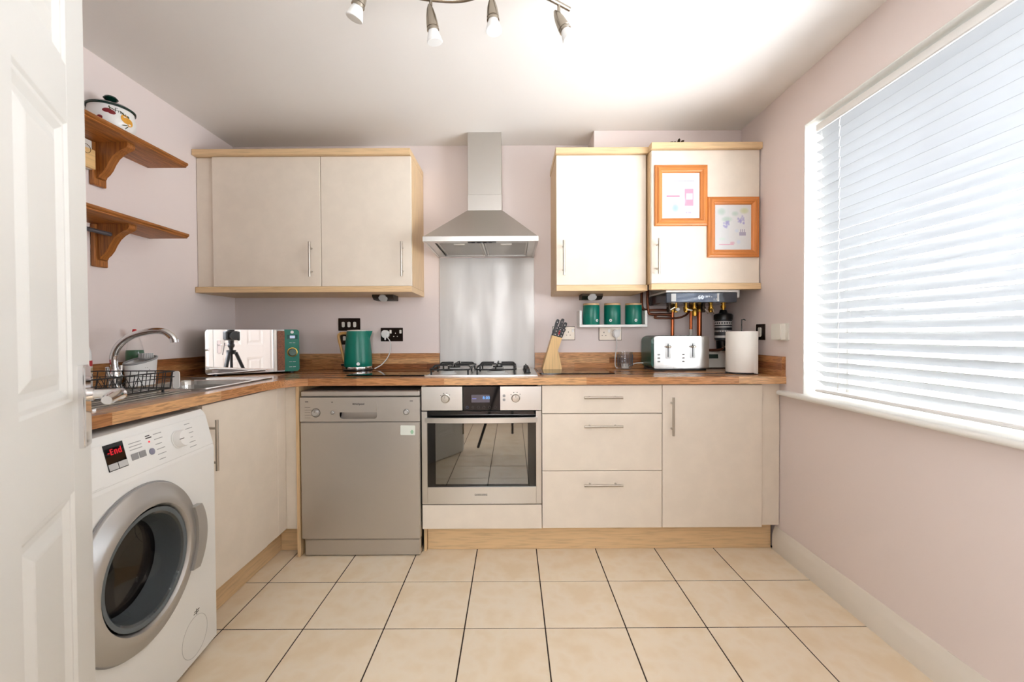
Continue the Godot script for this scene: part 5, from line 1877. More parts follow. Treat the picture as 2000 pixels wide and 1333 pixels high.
	b.tube(curve([V(0, 0.005, 0), V(0, 0.15, 0), V(0, 0.275, 0), V(0.003, 0.284, 0), V(0.012, 0.287, 0), V(0.02, 0.282, 0)], 5), 0.0028, 10)
	add(b, "rod", M.black, stn)
	b = MB.new()
	b.lathe([Vector2(0.022, 0.009), Vector2(0.0755, 0.009), Vector2(0.077, 0.012), Vector2(0.077, 0.221), Vector2(0.0755, 0.224), Vector2(0.022, 0.224), Vector2(0.021, 0.22), Vector2(0.021, 0.012)], 48)
	add(b, "paper_roll", M.paper, o)
	b = MB.new()
	for i in 7:
		var a0 := 1.25 - 0.06 * i
		var a1 := 1.25 - 0.06 * (i + 1)
		var r0 := 0.0772 + 0.0004 * i
		var r1 := 0.0772 + 0.0004 * (i + 1)
		b.quad(V(cos(a0) * r0, 0.002, sin(a0) * r0), V(cos(a1) * r1, 0.002, sin(a1) * r1), V(cos(a1) * r1, 0.222, sin(a1) * r1), V(cos(a0) * r0, 0.222, sin(a0) * r0), V(cos(a0), 0, sin(a0)))
	add(b, "loose_sheet", M.paper, o)
	# little wall shelf with three canisters
	o = thing("canister_shelf", "small white wall shelf holding three green canisters", "shelf", V(0.613, 1.145, 0.06))
	addw(one(V(0.408, 1.145, 0.001), V(0.818, 1.16, 0.118), 0.002), "board", M.white, o)
	addw(one(V(0.408, 1.16, 0.001), V(0.423, 1.245, 0.118), 0.002), "side", M.white, o)
	addw(one(V(0.803, 1.16, 0.001), V(0.818, 1.245, 0.118), 0.002), "side", M.white, o)
	var cl := ["green canister next to the boiler pipes on the white shelf", "middle green canister of three on the white shelf", "green canister above the socket edge nearest the hood on white shelf"]
	var xs := [0.75, 0.6195, 0.49]
	for i in 3:
		var c := thing("canister", cl[i], "canister", V(xs[i], 1.16, 0.06), 0.0, "canisters on the white wall shelf")
		b = MB.new()
		b.lathe([Vector2(0.0, 0.0), Vector2(0.048, 0.0), Vector2(0.05, 0.003), Vector2(0.05, 0.118), Vector2(0.049, 0.12), Vector2(0.0, 0.12)], 40)
		add(b, "tin", M.green, c)
		b = MB.new()
		b.lathe([Vector2(0.0, 0.12), Vector2(0.0485, 0.12), Vector2(0.049, 0.122), Vector2(0.049, 0.13), Vector2(0.047, 0.132), Vector2(0.0, 0.132)], 40)
		add(b, "bamboo_lid", M.bamboo, c)
		b = MB.new()
		var an: float = [-0.02, 0.42, -0.58][i]
		b.xf = Transform3D(Basis(V(0, 1, 0), -an), Vector3.ZERO) * Transform3D(Basis(), V(0, 0.026, 0.0492))
		b.ring(circle(0.0085, 18), circle(0.0035, 18), 0.0014)
		add(b, "emblem", M.print_white, c)

func toaster() -> void:
	var x0 := 0.8
	var x1 := 1.125
	var o := thing("toaster", "green four slice toaster with polished steel front", "toaster", V((x0 + x1) / 2, WT, 0.15))
	var w := x1 - x0
	var b := MB.new()
	# shell: an arch over the sides, extruded front to back
	var sh := PackedVector2Array()
	for p in rr(w, 0.19, 0.032, 6, Vector2(0, 0.105)):
		sh.append(Vector2(p.x, maxf(p.y, 0.012)))
	b.xf = Transform3D(Basis(), V(0, 0, -0.094))
	b.extrude(dedupe_y(sh), 0.186)
	add(b, "shell", mat(c8(8, 78, 62), 0.25), o)
	b = MB.new()
	b.xf = Transform3D(Basis(), V(0.004, 0, 0.092))
	var fr := PackedVector2Array()
	for p in rr(w - 0.012, 0.186, 0.014, 5, Vector2(0, 0.105)):
		fr.append(Vector2(p.x, maxf(p.y, 0.014)))
	b.extrude(dedupe_y(fr), 0.022)
	b.xf.origin.z = 0.114
	b.extrude(rr(w - 0.022, 0.17, 0.01, 4, Vector2(0, 0.106)), 0.003)
	var f := add(b, "front_panel", mat(c8(212, 210, 208), 0.2, 1.0), o)
	for x in [-0.075, 0.065]:
		b = MB.new()
		b.xf = Transform3D(Basis(), V(x, 0.118, 0.117))
		b.extrude(rr(0.03, 0.094, 0.006, 4), 0.0025)
		add(b, "lever_plate", M.ring_silver, f)
		add(one(V(x - 0.0025, 0.08, 0.1192), V(x + 0.0025, 0.156, 0.1204)), "lever_slot", M.black, f)
		b = MB.new()
		b.box(V(x - 0.016, 0.133, 0.1195), V(x + 0.016, 0.145, 0.138), 0.004)
		b.cyl(V(x, 0.139, 0.136), V(x, 0.139, 0.144), 0.006, 0.005, 14)
		add(b, "lever", M.nickel, f)
		for i in 3:
			b = MB.new()
			b.xf = Transform3D(Basis(), V(x - 0.052, 0.094 - i * 0.02, 0.117))
			b.extrude(rr(0.014, 0.009, 0.003, 3), 0.003)
			add(b, "button", M.grey, f)
	b = MB.new()
	b.xf = Transform3D(Basis(), V(0.0, 0.134, 0.117))
	b.ring(circle(0.016, 28), circle(0.0145, 28), 0.0005)
	b.ring(circle(0.006, 16, Vector2(0.004, 0.004)), circle(0.0045, 16, Vector2(0.004, 0.004)), 0.0005)
	b.ring(circle(0.006, 16, Vector2(-0.004, -0.004)), circle(0.0045, 16, Vector2(-0.004, -0.004)), 0.0005)
	add(b, "emblem", M.grey, f)
	for x in [-0.072, 0.072]:
		for z in [-0.055, 0.03]:
			add(one(V(x - 0.062, 0.1985, z - 0.016), V(x + 0.062, 0.2015, z + 0.016), 0.001), "bread_slot", M.black, o)
	add(one(V(-0.14, 0.196, -0.08), V(0.14, 0.2005, 0.07), 0.001), "top_plate", M.black, o)
	add(one(V(-0.15, 0.0, -0.09), V(0.152, 0.0125, 0.1), 0.003), "base", M.black, o)

static func dedupe_y(p: PackedVector2Array) -> PackedVector2Array:
	var out := PackedVector2Array()
	for i in p.size():
		var prev := p[(i - 1 + p.size()) % p.size()]
		var next := p[(i + 1) % p.size()]
		if absf(p[i].y - prev.y) < 1e-6 and absf(p[i].y - next.y) < 1e-6:
			continue
		if p[i].distance_to(prev) < 1e-6:
			continue
		out.append(p[i])
	return out

# ------------------------------------------------------------------ boiler and its pipes
func boiler() -> void:
	var o := thing("boiler", "wall hung boiler showing its dark control panel below the cupboard", "boiler", V(1.05, 1.272, 0.2))
	addw(one(V(0.862, 1.3, 0.03), V(1.262, 1.96, 0.335), 0.006), "casing", M.white, o)
	var cp := addw(one(V(0.846, 1.274, 0.06), V(1.238, 1.329, 0.352), 0.004), "control_panel", mat(c8(58, 62, 70), 0.12), o)
	addw(one(V(0.844, 1.33, 0.04), V(1.24, 1.342, 0.358), 0.002), "lip", M.white, o)
	addw(one(V(0.882, 1.277, 0.3515), V(1.14, 1.326, 0.3535), 0.001), "display_window", mat(c8(96, 106, 124), 0.06), cp)
	text("60", 0.02, glow(Color(0.95, 0.97, 1.0), 1.4), cp, Transform3D(Basis(), V(1.036, 1.302, 0.3541) - world_of(cp).origin), "display_digits", true)
	for i in 5:
		addw(one(V(1.066 + i * 0.013, 1.303 - (0.012 if i > 2 else 0.0), 0.3535), V(1.073 + i * 0.013, 1.306 - (0.012 if i > 2 else 0.0), 0.354)), "printed_line", M.print_white, cp)
	for p in [[0.874, 0.9], [1.125, 1.135]]:
		addw(one(V(p[0], 1.28, 0.3535), V(p[1], 1.323, 0.3545)), "panel_stripe", M.grey_light, cp)
	# straight copper pipes down to the worktop
	var pipes := [[1.0, 0.036, 0.0105, "copper pipe under the boiler next to the canister shelf"], [1.115, 0.036, 0.0095, "thin copper pipe under the boiler below the brass tap"], [1.168, 0.036, 0.014, "thickest copper pipe under the boiler beside the black filter"]]
	for p in pipes:
		var t := thing("copper_pipe", p[3], "pipe", V(p[0], WT, p[1]), 0.0, "copper pipes under the boiler")
		var b := MB.new()
		b.cyl(V(0, 0, 0), V(0, 1.3 - WT, 0), p[2], -1, 18)
		add(b, "tube", M.copper, t)
		b = MB.new()
		b.xf = Transform3D(Basis(), V(0, 1.238 - WT, 0))
		b.lathe([Vector2(0.0, 0.0), Vector2(p[2] * 1.35, 0.0), Vector2(p[2] * 1.5, 0.004), Vector2(p[2] * 1.5, 0.026), Vector2(p[2] * 1.25, 0.03), Vector2(p[2] * 1.25, 0.045), Vector2(0.0, 0.045)], 6)
		add(b, "compression_nut", M.brass, t)
		if p[2] < 0.01:
			b = MB.new()
			b.cyl(V(0, 0.2, 0), V(0, 0.24, 0), 0.0105, -1, 12)
			b.xf = Transform3D()
			add(b, "white_sleeve", M.white_warm, t)
	# two bent pipes that come down beside the cupboard and turn towards the boiler
	for i in 2:
		var b := MB.new()
		var x: float = [0.806, 0.83][i]
		var z: float = [0.045, 0.085][i]
		var y: float = [1.248, 1.222][i] if i == 1 else 1.25
		b.tube(curve([V(x, 1.372, z), V(x, 1.3, z), V(x + 0.006, y + 0.012, z), V(x + 0.03, y, z), V(x + 0.08, y, z), V(0.975, y + (0.0 if i == 0 else -0.004), z)], 6), 0.0085, 12)
		var t := addw(b, "bent_pipe", M.copper_old)
		tag(t, ["bent brown pipe against the wall beside the canister shelf", "lower bent brown pipe curving towards the boiler valves"][i], "pipe", "bent pipes beside the boiler")
	var bl := MB.new()
	bl.tube(curve([V(0.872, 1.212, 0.12), V(0.862, 1.206, 0.12), V(0.866, 1.198, 0.12), V(0.9, 1.197, 0.115), V(1.0, 1.198, 0.1), V(1.06, 1.216, 0.09), V(1.09, 1.25, 0.09)], 6), 0.006, 10)
	tag(addw(bl, "filling_loop", M.copper_old), "thin looped brown pipe hanging lowest below the boiler valves", "pipe")
	# valves in a row under the casing
	var vs := [[0.945, "grey"], [0.985, "brass"], [1.045, "brass"], [1.095, "brass"], [1.15, "grey"], [1.195, "brass"]]
	for i in vs.size():
		var x: float = vs[i][0]
		var t := thing("boiler_valve", ["grey isolating valve by the bent pipes", "brass valve with white knob over the copper pipe", "brass valve with pale lever below the display digits", "large yellow brass gas tap under the boiler", "dark isolating valve beside thickest copper pipe", "brass drain valve next to the black filter"][i], "valve", V(x, 1.243, 0.13), 0.0, "valves under the boiler")
		var mm: Material = M.brass if vs[i][1] == "brass" else M.bronze
		var b := MB.new()
		b.cyl(V(0, -0.012 if i != 3 else -0.03, 0), V(0, 0.032, 0), 0.011, 0.009, 12)
		b.cyl(V(0, 0.004, -0.02), V(0, 0.004, 0.022), 0.008, -1, 10)
		b.xf = Transform3D(Basis(), V(0, 0.006, 0))
		b.lathe([Vector2(0.0, 0.0), Vector2(0.014, 0.0), Vector2(0.0145, 0.004), Vector2(0.0145, 0.014), Vector2(0.0, 0.018)], 6)
		add(b, "valve_body", mm, t)
		b = MB.new()
		if i == 1:
			b.cyl(V(0, 0.004, 0.022), V(0, 0.004, 0.034), 0.011, 0.0105, 18)
			add(b, "knob", M.white, t)
		elif i == 3:
			b.xf = Transform3D(Basis(), V(-0.004, -0.014, 0.016))
			b.lathe([Vector2(0.0, -0.022), Vector2(0.014, -0.02), Vector2(0.0155, -0.008), Vector2(0.0155, 0.014), Vector2(0.012, 0.022), Vector2(0.0, 0.024)], 18)
			add(b, "gas_cock", M.brass, t)
		else:
			b.xf = Transform3D(Basis(V(0, 0, 1), 0.5 - 0.35 * i), V(0, 0.004, 0.022))
			b.box(V(-0.004, -0.004, 0), V(0.03, 0.004, 0.005), 0.0015)
			add(b, "lever", M.white_warm if i == 2 else M.nickel, t)
	# black magnetic filter
	var f := thing("magnetic_filter", "black cylindrical filter with printed label beside the pipes", "filter", V(1.272, 1.0, 0.125))
	var b2 := MB.new()
	b2.lathe([Vector2(0.0, 0.062), Vector2(0.04, 0.062), Vector2(0.046, 0.066), Vector2(0.047, 0.185), Vector2(0.045, 0.188)], 36)
	add(b2, "canister_body", mat(c8(34, 36, 40), 0.35), f)
	b2 = MB.new()
	b2.lathe([Vector2(0.045, 0.186), Vector2(0.053, 0.186), Vector2(0.053, 0.212), Vector2(0.048, 0.22), Vector2(0.024, 0.226), Vector2(0.018, 0.245), Vector2(0.0, 0.246)], 24)
	add(b2, "cap", M.black, f)
	b2 = MB.new()
	b2.lathe([Vector2(0.034, 0.0), Vector2(0.036, 0.004), Vector2(0.04, 0.06), Vector2(0.0, 0.062)], 28)
	b2.disc(V(0, 0.0, 0), V(0, -1, 0), 0.034, 28)
	add(b2, "lower_cup", M.black, f)
	b2 = MB.new()
	b2.lathe([Vector2(0.0475, 0.07), Vector2(0.0482, 0.183)], 36)
	var im := Image.create(256, 96, false, Image.FORMAT_RGB8)
	im.fill(c8(34, 36, 40))
	for q in [[6, 18], [32, 5], [52, 8], [78, 12]]:
		im.fill_rect(Rect2i(0, q[0], 256, q[1]), c8(216, 216, 214))
	for i in 22:
		im.fill_rect(Rect2i(i * 12, 11, 8, 8), c8(44, 46, 50))
		im.fill_rect(Rect2i(i * 12 + 3, 54, 6, 4), c8(44, 46, 50))
	var lm := mat(Color.WHITE, 0.4)
	lm.albedo_texture = ImageTexture.create_from_image(im)
	add(b2, "label_band", lm, f)
	b2 = MB.new()
	b2.cyl(V(0.0, 0.24, 0), V(0, 0.285, 0), 0.009, -1, 14)
	b2.xf = Transform3D(Basis(), V(0, 0.255, 0))
	b2.lathe([Vector2(0.0, 0.0), Vector2(0.016, 0.0), Vector2(0.016, 0.018), Vector2(0.0, 0.02)], 6)
	add(b2, "union", M.brass, f)
	b2 = MB.new()
	b2.tube(curve([V(0.0, 0.03, 0.0), V(-0.01, 0.02, 0.02), V(-0.03, 0.008, 0.03), V(-0.07, 0.004, 0.03), V(-0.13, 0.004, 0.03)], 6), 0.008, 12)
	add(b2, "outlet_pipe", M.copper_old, f)
	b2 = MB.new()
	b2.cyl(V(-0.002, 0.022, 0.03), V(0.004, 0.05, 0.036), 0.012, -1, 14)
	add(b2, "drain_cock", M.nickel, f)

# ------------------------------------------------------------------ pine shelves with corbels
func shelves() -> void:
	var names := ["upper pine shelf on the wall with an enamel pot", "lower pine shelf on the wall with grey rail"]
	for i in 2:
		var y: float = [1.912, 1.573][i]
		var z0 := 0.632
		var z1 := 1.55
		var o := thing("wall_shelf", names[i], "shelf", V(XL, y, (z0 + z1) / 2), 0.0, "pine wall shelves")
		var b := MB.new()
		# board with a routed two-step edge
		var prof := PackedVector2Array([Vector2(0.001, 0.0), Vector2(0.183, 0.0), Vector2(0.187, 0.003), Vector2(0.187, 0.006), Vector2(0.191, 0.008), Vector2(0.195, 0.012), Vector2(0.195, 0.019), Vector2(0.193, 0.021), Vector2(0.001, 0.021)])
		b.xf = Transform3D(Basis(V(1, 0, 0), V(0, 1, 0), V(0, 0, 1)), V(XL, y, z0))
		b.extrude(prof, z1 - z0)
		addw(b, "board", M.pine_z, o)
		for z in [0.862, 1.38]:
			b = MB.new()
			b.box(V(XL + 0.001, y - 0.178, z), V(XL + 0.02, y - 0.0005, z + 0.06), 0.003)
			var br := addw(b, "bracket", M.pine_y, o)
			b = MB.new()
			var arm := PackedVector2Array([Vector2(0.02, 0.0), Vector2(0.152, 0.0), Vector2(0.154, -0.012), Vector2(0.148, -0.022), Vector2(0.13, -0.03), Vector2(0.108, -0.042), Vector2(0.088, -0.06), Vector2(0.072, -0.084), Vector2(0.06, -0.108), Vector2(0.046, -0.126), Vector2(0.034, -0.136), Vector2(0.03, -0.146), Vector2(0.02, -0.15)])
			b.xf = Transform3D(Basis(), V(XL, y - 0.0005, z + 0.012))
			b.extrude(arm, 0.036)
			addw(b, "corbel", M.pine_y, br)
	var b := MB.new()
	b.cyl(V(XL + 0.075, 1.528, 0.9), V(XL + 0.075, 1.528, 1.395), 0.0085, -1, 14)
	tag(addw(b, "hanging_rail", mat(c8(104, 104, 110), 0.35, 0.6)), "grey metal rail held by the brackets of the lower shelf", "rail")
	# enamel pot with fruit decoration
	var o := thing("enamel_pot", "white pot with dark green lid and painted fruit on upper shelf", "pot", V(-1.655, 1.933, 0.915))
	o.scale = Vector3.ONE * 0.95
	b = MB.new()
	b.lathe([Vector2(0.0, 0.0), Vector2(0.058, 0.0), Vector2(0.072, 0.014), Vector2(0.083, 0.045), Vector2(0.083, 0.07), Vector2(0.078, 0.095), Vector2(0.077, 0.108), Vector2(0.07, 0.109)], 48)
	add(b, "pot_body", M.white, o)
	b = MB.new()
	b.lathe([Vector2(0.078, 0.106), Vector2(0.0835, 0.108), Vector2(0.084, 0.114), Vector2(0.07, 0.124), Vector2(0.035, 0.133), Vector2(0.014, 0.137), Vector2(0.011, 0.146), Vector2(0.02, 0.152), Vector2(0.026, 0.16), Vector2(0.02, 0.168), Vector2(0.0, 0.17)], 44)
	add(b, "lid", mat(c8(10, 44, 34), 0.12), o)
	# painted fruit: flat blobs following the wall of the pot
	var red := mat(c8(120, 22, 30), 0.3)
	var gold := mat(c8(222, 158, 52), 0.3)
	var leaf := mat(c8(78, 84, 52), 0.4)
	for q in [[0.70, 0.078, 0.017, 0.01, red, 0.1], [0.545, 0.074, 0.014, 0.01, red, -0.2], [0.53, 0.09, 0.014, 0.002, leaf, -0.4], [0.62, 0.093, 0.002, 0.01, leaf, 0.2], [1.0, 0.045, 0.01, 0.008, red, 0.0], [-0.02, 0.062, 0.017, 0.019, gold, 0.6], [-0.23, 0.053, 0.014, 0.016, gold, 0.2], [0.1, 0.083, 0.012, 0.003, leaf, -0.7], [-0.16, 0.076, 0.005, 0.005, leaf, 0.0], [0.0, 0.036, 0.012, 0.002, leaf, 0.3], [-0.12, 0.03, 0.01, 0.002, leaf, 0.9]]:
		b = MB.new()
		var n := 14
		var c: float = q[0]
		var rim := []
		for k in n:
			var an := TAU * k / n
			var e := Vector2(cos(an) * q[2], sin(an) * q[3]).rotated(q[5])
			var y: float = q[1] + e.y
			var r := (0.0833 if y > 0.045 and y < 0.07 else (lerpf(0.083, 0.078, (y - 0.07) / 0.025) if y >= 0.07 else lerpf(0.072, 0.083, (y - 0.014) / 0.031))) + 0.0007
			var th := 0.26 + c - e.x / 0.083
			rim.append([V(cos(th) * r, y, sin(th) * r), V(cos(th), 0, sin(th))])
		var mid := Vector3.ZERO
		for k in rim:
			mid += k[0] / n
		var out := V(mid.x, 0, mid.z).normalized()
		mid += out * 0.0012
		var ci := b.vert(mid, out)
		var first := b.v.size()
		for k in n:
			b.vert(rim[k][0], rim[k][1])
		for k in n:
			b.tri(ci, first + k, first + (k + 1) % n)
		add(b, "painted_fruit", q[4], o)
	var word := "Fruits"
	for i in word.length():
		var th := 0.26 + 0.36 - i * 0.1
		var at := V(cos(th) * 0.0822, 0.087 - 0.002 * i, sin(th) * 0.0822)
		text(word[i], 0.011 if i else 0.016, M.black, o, Transform3D(Basis(V(0, 1, 0), PI / 2 - th), at), "lettering")
	# small key cupboard beside the bracket
	o = thing("key_cabinet", "small pale wood cabinet fixed under the upper shelf", "cabinet", V(XL, 1.79, 1.0))
	addw(one(V(XL + 0.001, 1.79, 0.926), V(XL + 0.022, 1.908, 1.1), 0.002), "back_board", M.white_warm, o)
	addw(one(V(XL + 0.022, 1.79, 0.926), V(XL + 0.036, 1.868, 1.1), 0.002), "door", M.block_z, o)
	b = MB.new()
	b.xf = Transform3D(Basis(V(0, 1, 0), PI / 2), V(XL + 0.036, 1.862, 0.965))
	b.ring(circle(0.018, 24), circle(0.0165, 24), 0.0015)
	addw(b, "ring_pull", M.nickel, o)

# ------------------------------------------------------------------ ceiling spotlights
func ceiling_spots() -> void:
	var o := thing("ceiling_spotlight_bar", "brushed nickel ceiling bar with four swivel spotlights", "ceiling light", V(-0.155, HC, 1.25))
	var yb := 2.232
	var b := MB.new()
	b.xf = Transform3D(Basis(V(1, 0, 0), PI), V(-0.155, HC - 0.0005, 1.25))
	b.lathe([Vector2(0.05, 0.0), Vector2(0.05, 0.026), Vector2(0.042, 0.038), Vector2(0.0, 0.042)], 36)
	b.xf = Transform3D()
	b.cyl(V(-0.155, yb, 1.24), V(-0.155, HC - 0.035, 1.24), 0.008, -1, 14)
	addw(b, "ceiling_rose", M.nickel, o)
	var bar := [V(-0.53, yb, 1.37), V(-0.46, yb, 1.345), V(-0.33, yb, 1.262), V(-0.24, yb, 1.24), V(-0.155, yb, 1.24), V(-0.07, yb, 1.272), V(0.01, yb, 1.3), V(0.1, yb, 1.262), V(0.205, yb, 1.196)]
	b = MB.new()
	b.tube(curve(bar, 6), 0.0075, 12)
	addw(b, "bar", M.nickel, o)
	# where each stem hangs and which way its spot points
	var heads := [[V(-0.462, yb, 1.345), V(-0.32, -0.86, -0.1)], [V(-0.268, yb, 1.243), V(0.12, -0.93, -0.12)], [V(-0.06, yb, 1.276), V(0.06, -0.93, 0.1)], [V(0.165, yb, 1.222), V(0.4, -0.84, 0.1)]]
	for h in heads:
		var p: Vector3 = h[0]
		var d: Vector3 = h[1].normalized()
		var sp := Node3D.new()
		sp.name = "spotlight"
		o.add_child(sp, true)
		sp.position = p - o.position
		b = MB.new()
		b.cyl(p, p - V(0, 0.034, 0), 0.0055, -1, 12)
		b.ball(p - V(0, 0.036, 0), V(0.008, 0.008, 0.008), 12, 8)
		addw(b, "stem", M.nickel, sp)
		var q := p - V(0, 0.05, 0)
		var x := V(0, 0, 1).cross(d).normalized()
		var fr := Basis(x, d, x.cross(d).normalized())
		b = MB.new()
		b.xf = Transform3D(fr, q - d * 0.03)
		b.lathe([Vector2(0.0, -0.002), Vector2(0.005, 0.0), Vector2(0.0115, 0.014), Vector2(0.0165, 0.034), Vector2(0.0195, 0.058), Vector2(0.02, 0.07), Vector2(0.018, 0.071), Vector2(0.018, 0.074), Vector2(0.0205, 0.075), Vector2(0.0205, 0.08), Vector2(0.018, 0.081), Vector2(0.0, 0.081)], 28)
		addw(b, "shell", M.nickel, sp)
		b = MB.new()
		b.xf = Transform3D(fr, q - d * 0.03)
		b.lathe([Vector2(0.016, 0.081), Vector2(0.0185, 0.088), Vector2(0.0255, 0.112), Vector2(0.0265, 0.116), Vector2(0.025, 0.118), Vector2(0.0, 0.119)], 28)
		addw(b, "bulb", M.bulb, sp)

# ------------------------------------------------------------------ framed pictures on the boiler cupboard
func pictures() -> void:
	var zf := 0.3866
	var defs := [[0.7695, 1.053, 1.683, 2.008, "pine framed picture with pale pink print on boiler cupboard door", 0], [1.0535, 1.331, 1.513, 1.837, "pine framed picture with pale grape print on boiler cupboard door", 1]]
	for d in defs:
		var cx: float = (d[0] + d[1]) / 2
		var cy: float = (d[2] + d[3]) / 2
		var w: float = d[1] - d[0]
		var h: float = d[3] - d[2]
		var o := thing("picture_frame", d[4], "picture", V(cx, cy, zf), 0.0, "framed pictures on the boiler cupboard")
		var steps := [[0.0, 0.008], [0.003, 0.012], [0.01, 0.014], [0.018, 0.02], [0.026, 0.02], [0.031, 0.015], [0.037, 0.012], [0.04, 0.008], [0.042, 0.004]]
		# four mitred rails
		for side in 4:
			var b := MB.new()
			for i in steps.size() - 1:
				var a: Array = steps[i]
				var c: Array = steps[i + 1]
				var qa := [Vector2(-w / 2 + a[0], -h / 2 + a[0]), Vector2(w / 2 - a[0], -h / 2 + a[0]), Vector2(w / 2 - a[0], h / 2 - a[0]), Vector2(-w / 2 + a[0], h / 2 - a[0])]
				var qc := [Vector2(-w / 2 + c[0], -h / 2 + c[0]), Vector2(w / 2 - c[0], -h / 2 + c[0]), Vector2(w / 2 - c[0], h / 2 - c[0]), Vector2(-w / 2 + c[0], h / 2 - c[0])]
				var j := (side + 1) % 4
				b.quad(V(qa[side].x, qa[side].y, a[1]), V(qa[j].x, qa[j].y, a[1]), V(qc[j].x, qc[j].y, c[1]), V(qc[side].x, qc[side].y, c[1]), V(0, 0, 1))
				if i == 0:
					b.quad(V(qa[side].x, qa[side].y, 0), V(qa[j].x, qa[j].y, 0), V(qa[j].x, qa[j].y, a[1]), V(qa[side].x, qa[side].y, a[1]), V((qa[side].x + qa[j].x), (qa[side].y + qa[j].y), 0))
			add(b, "frame_rail", M.frame_x if side % 2 == 0 else M.frame_y, o)
		var m := mat(Color.WHITE, 0.5)
		m.albedo_texture = ImageTexture.create_from_image(art(d[5]))
		var pb := MB.new()
		pb.quad(V(-w / 2 + 0.04, -h / 2 + 0.04, 0.004), V(w / 2 - 0.04, -h / 2 + 0.04, 0.004), V(w / 2 - 0.04, h / 2 - 0.04, 0.004), V(-w / 2 + 0.04, h / 2 - 0.04, 0.004), V(0, 0, 1))
		pb.quad(V(-w / 2 + 0.04, -h / 2 + 0.04, 0.0), V(w / 2 - 0.04, -h / 2 + 0.04, 0.0), V(w / 2 - 0.04, h / 2 - 0.04, 0.0), V(-w / 2 + 0.04, h / 2 - 0.04, 0.0), V(0, 0, -1))
		add(pb, "print", m, o)
		add(one(V(-w / 2 + 0.04, -h / 2 + 0.04, 0.0045), V(w / 2 - 0.04, h / 2 - 0.04, 0.006)), "glazing", M.glass, o)

func blob(im: Image, cx: float, cy: float, rx: float, ry: float, col: Color, strength: float) -> void:
	for y in range(maxi(0, int(cy - ry)), mini(im.get_height(), int(cy + ry) + 1)):
		for x in range(maxi(0, int(cx - rx)), mini(im.get_width(), int(cx + rx) + 1)):
			var d := Vector2((x - cx) / rx, (y - cy) / ry).length()
			if d < 1.0:
				im.set_pixel(x, y, im.get_pixel(x, y).lerp(col, strength * (1.0 - d * d)))

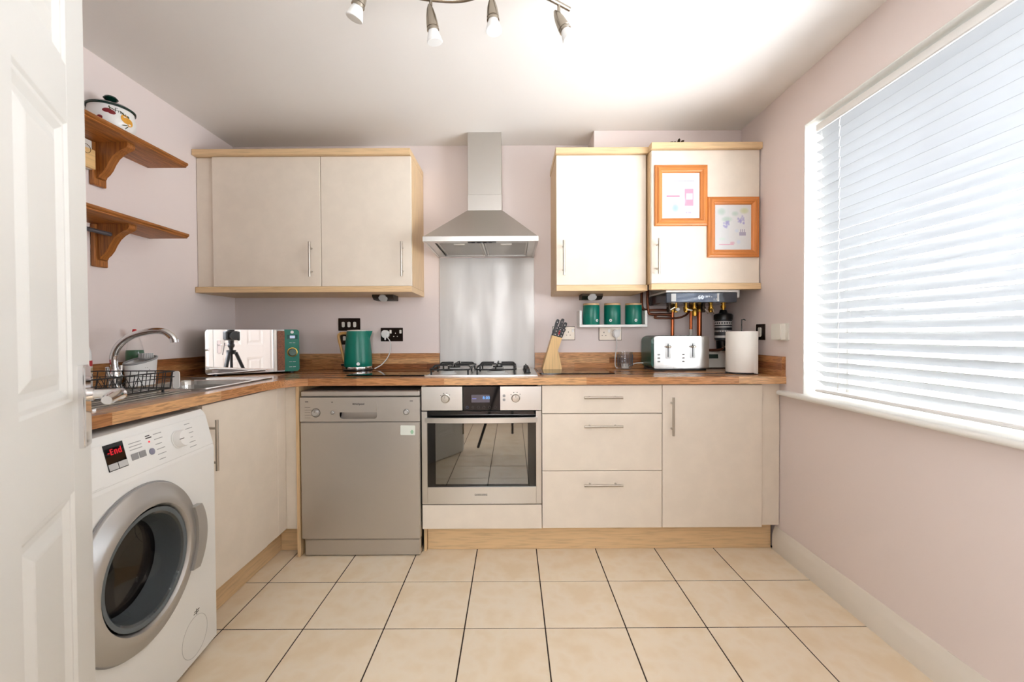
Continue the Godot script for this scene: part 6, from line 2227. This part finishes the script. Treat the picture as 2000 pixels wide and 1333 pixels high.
# loose pale watercolour marks, each picture its own palette
func art(which: int) -> Image:
	var im := Image.create(200, 260, false, Image.FORMAT_RGB8)
	im.fill(c8(228, 228, 227))
	if which == 0:
		blob(im, 40, 80, 26, 60, c8(176, 198, 220), 0.6)
		im.fill_rect(Rect2i(60, 46, 112, 2), c8(150, 142, 168))
		for x in [90, 140, 152]:
			im.fill_rect(Rect2i(x, 30, 4, 16), c8(210, 206, 220))
		for y in [60, 72, 84]:
			im.fill_rect(Rect2i(64, y, 100, 1), c8(226, 222, 232))
		im.fill_rect(Rect2i(120, 92, 46, 96), c8(226, 150, 178))
		im.fill_rect(Rect2i(128, 118, 34, 34), c8(214, 218, 228))
		im.fill_rect(Rect2i(24, 128, 70, 10), c8(220, 130, 160))
		blob(im, 66, 168, 50, 26, c8(232, 186, 198), 0.7)
		blob(im, 70, 200, 24, 30, c8(140, 186, 204), 0.8)
		blob(im, 40, 210, 22, 16, c8(190, 200, 214), 0.6)
		blob(im, 110, 160, 20, 30, c8(214, 230, 238), 0.6)
		for x in [130, 142, 150]:
			blob(im, x, 226, 6, 7, c8(176, 160, 204), 0.8)
	else:
		for q in [[36, 40, 26, 24], [66, 84, 34, 18], [110, 52, 22, 16]]:
			blob(im, q[0], q[1], q[2], q[3], c8(166, 200, 178), 0.6)
		blob(im, 160, 36, 28, 20, c8(196, 204, 140), 0.7)
		for i in 40:
			var c := Vector2(64, 112) if i < 20 else Vector2(142, 86)
			blob(im, c.x + rng.randf_range(-16, 16), c.y + rng.randf_range(-26, 26) * (1.0 - absf(rng.randf_range(-0.3, 0.3))), 7, 7, c8(150, 142, 204), 0.6)
		for x in [140, 150, 160]:
			im.fill_rect(Rect2i(x, 142, 4, 34), c8(140, 132, 164))
		im.fill_rect(Rect2i(134, 158, 36, 20), c8(162, 152, 180))
		blob(im, 120, 150, 14, 12, c8(206, 220, 240), 0.7)
		im.fill_rect(Rect2i(24, 226, 80, 5), c8(226, 164, 186))
		blob(im, 96, 220, 16, 10, c8(220, 150, 176), 0.8)
		blob(im, 40, 196, 24, 10, c8(206, 232, 214), 0.6)
		blob(im, 130, 214, 14, 16, c8(206, 220, 240), 0.7)
	return im

# ------------------------------------------------------------------ the camera on its tripod, seen only in reflections
func photographer_tripod() -> void:
	var o := thing("camera_tripod", "black tripod with its legs spread, seen mirrored in the microwave door", "tripod", V(0, 0, 2.78))
	var k := thing("photo_camera", "black photo camera seen mirrored in the microwave door", "camera", V(0, 1.05, 2.78))
	var b := MB.new()
	b.box(V(-0.07, 1.055, 2.745), V(0.07, 1.155, 2.815), 0.012)
	b.box(V(-0.03, 1.15, 2.75), V(0.03, 1.185, 2.81), 0.012)
	b.box(V(0.04, 1.05, 2.73), V(0.072, 1.15, 2.75), 0.01)
	addw(b, "camera_body", M.iron, k)
	b = MB.new()
	b.cyl(V(0, 1.103, 2.746), V(0, 1.103, 2.712), 0.041, 0.043, 28)
	addw(b, "lens_barrel", M.iron, k)
	b = MB.new()
	b.cyl(V(-0.085, 0.9, 2.79), V(-0.06, 1.03, 2.79), 0.004, -1, 8)
	addw(b, "strap", M.iron, k)
	b = MB.new()
	b.cyl(V(0, 0.94, 2.78), V(0, 1.054, 2.78), 0.018, 0.03, 16)
	b.ball(V(0, 1.0, 2.78), V(0.034, 0.034, 0.034), 16, 10)
	b.cyl(V(0, 0.7, 2.78), V(0, 0.95, 2.78), 0.014, -1, 14)
	addw(b, "head", M.iron, o)
	b = MB.new()
	b.cyl(V(0, 0.905, 2.78), V(0, 0.95, 2.78), 0.045, -1, 20)
	addw(b, "crown", M.iron, o)
	for i in 3:
		var an := TAU * i / 3 + PI / 2
		var d := V(cos(an), 0, sin(an))
		b = MB.new()
		b.cyl(V(0, 0.925, 2.78) + d * 0.04, V(0, 0.5, 2.78) + d * 0.2, 0.018, 0.016, 12)
		b.cyl(V(0, 0.52, 2.78) + d * 0.192, V(0, 0.012, 2.78) + d * 0.385, 0.013, -1, 12)
		b.ball(V(0, 0.012, 2.78) + d * 0.385, V(0.014, 0.012, 0.014), 10, 6)
		addw(b, "leg", M.iron, o)
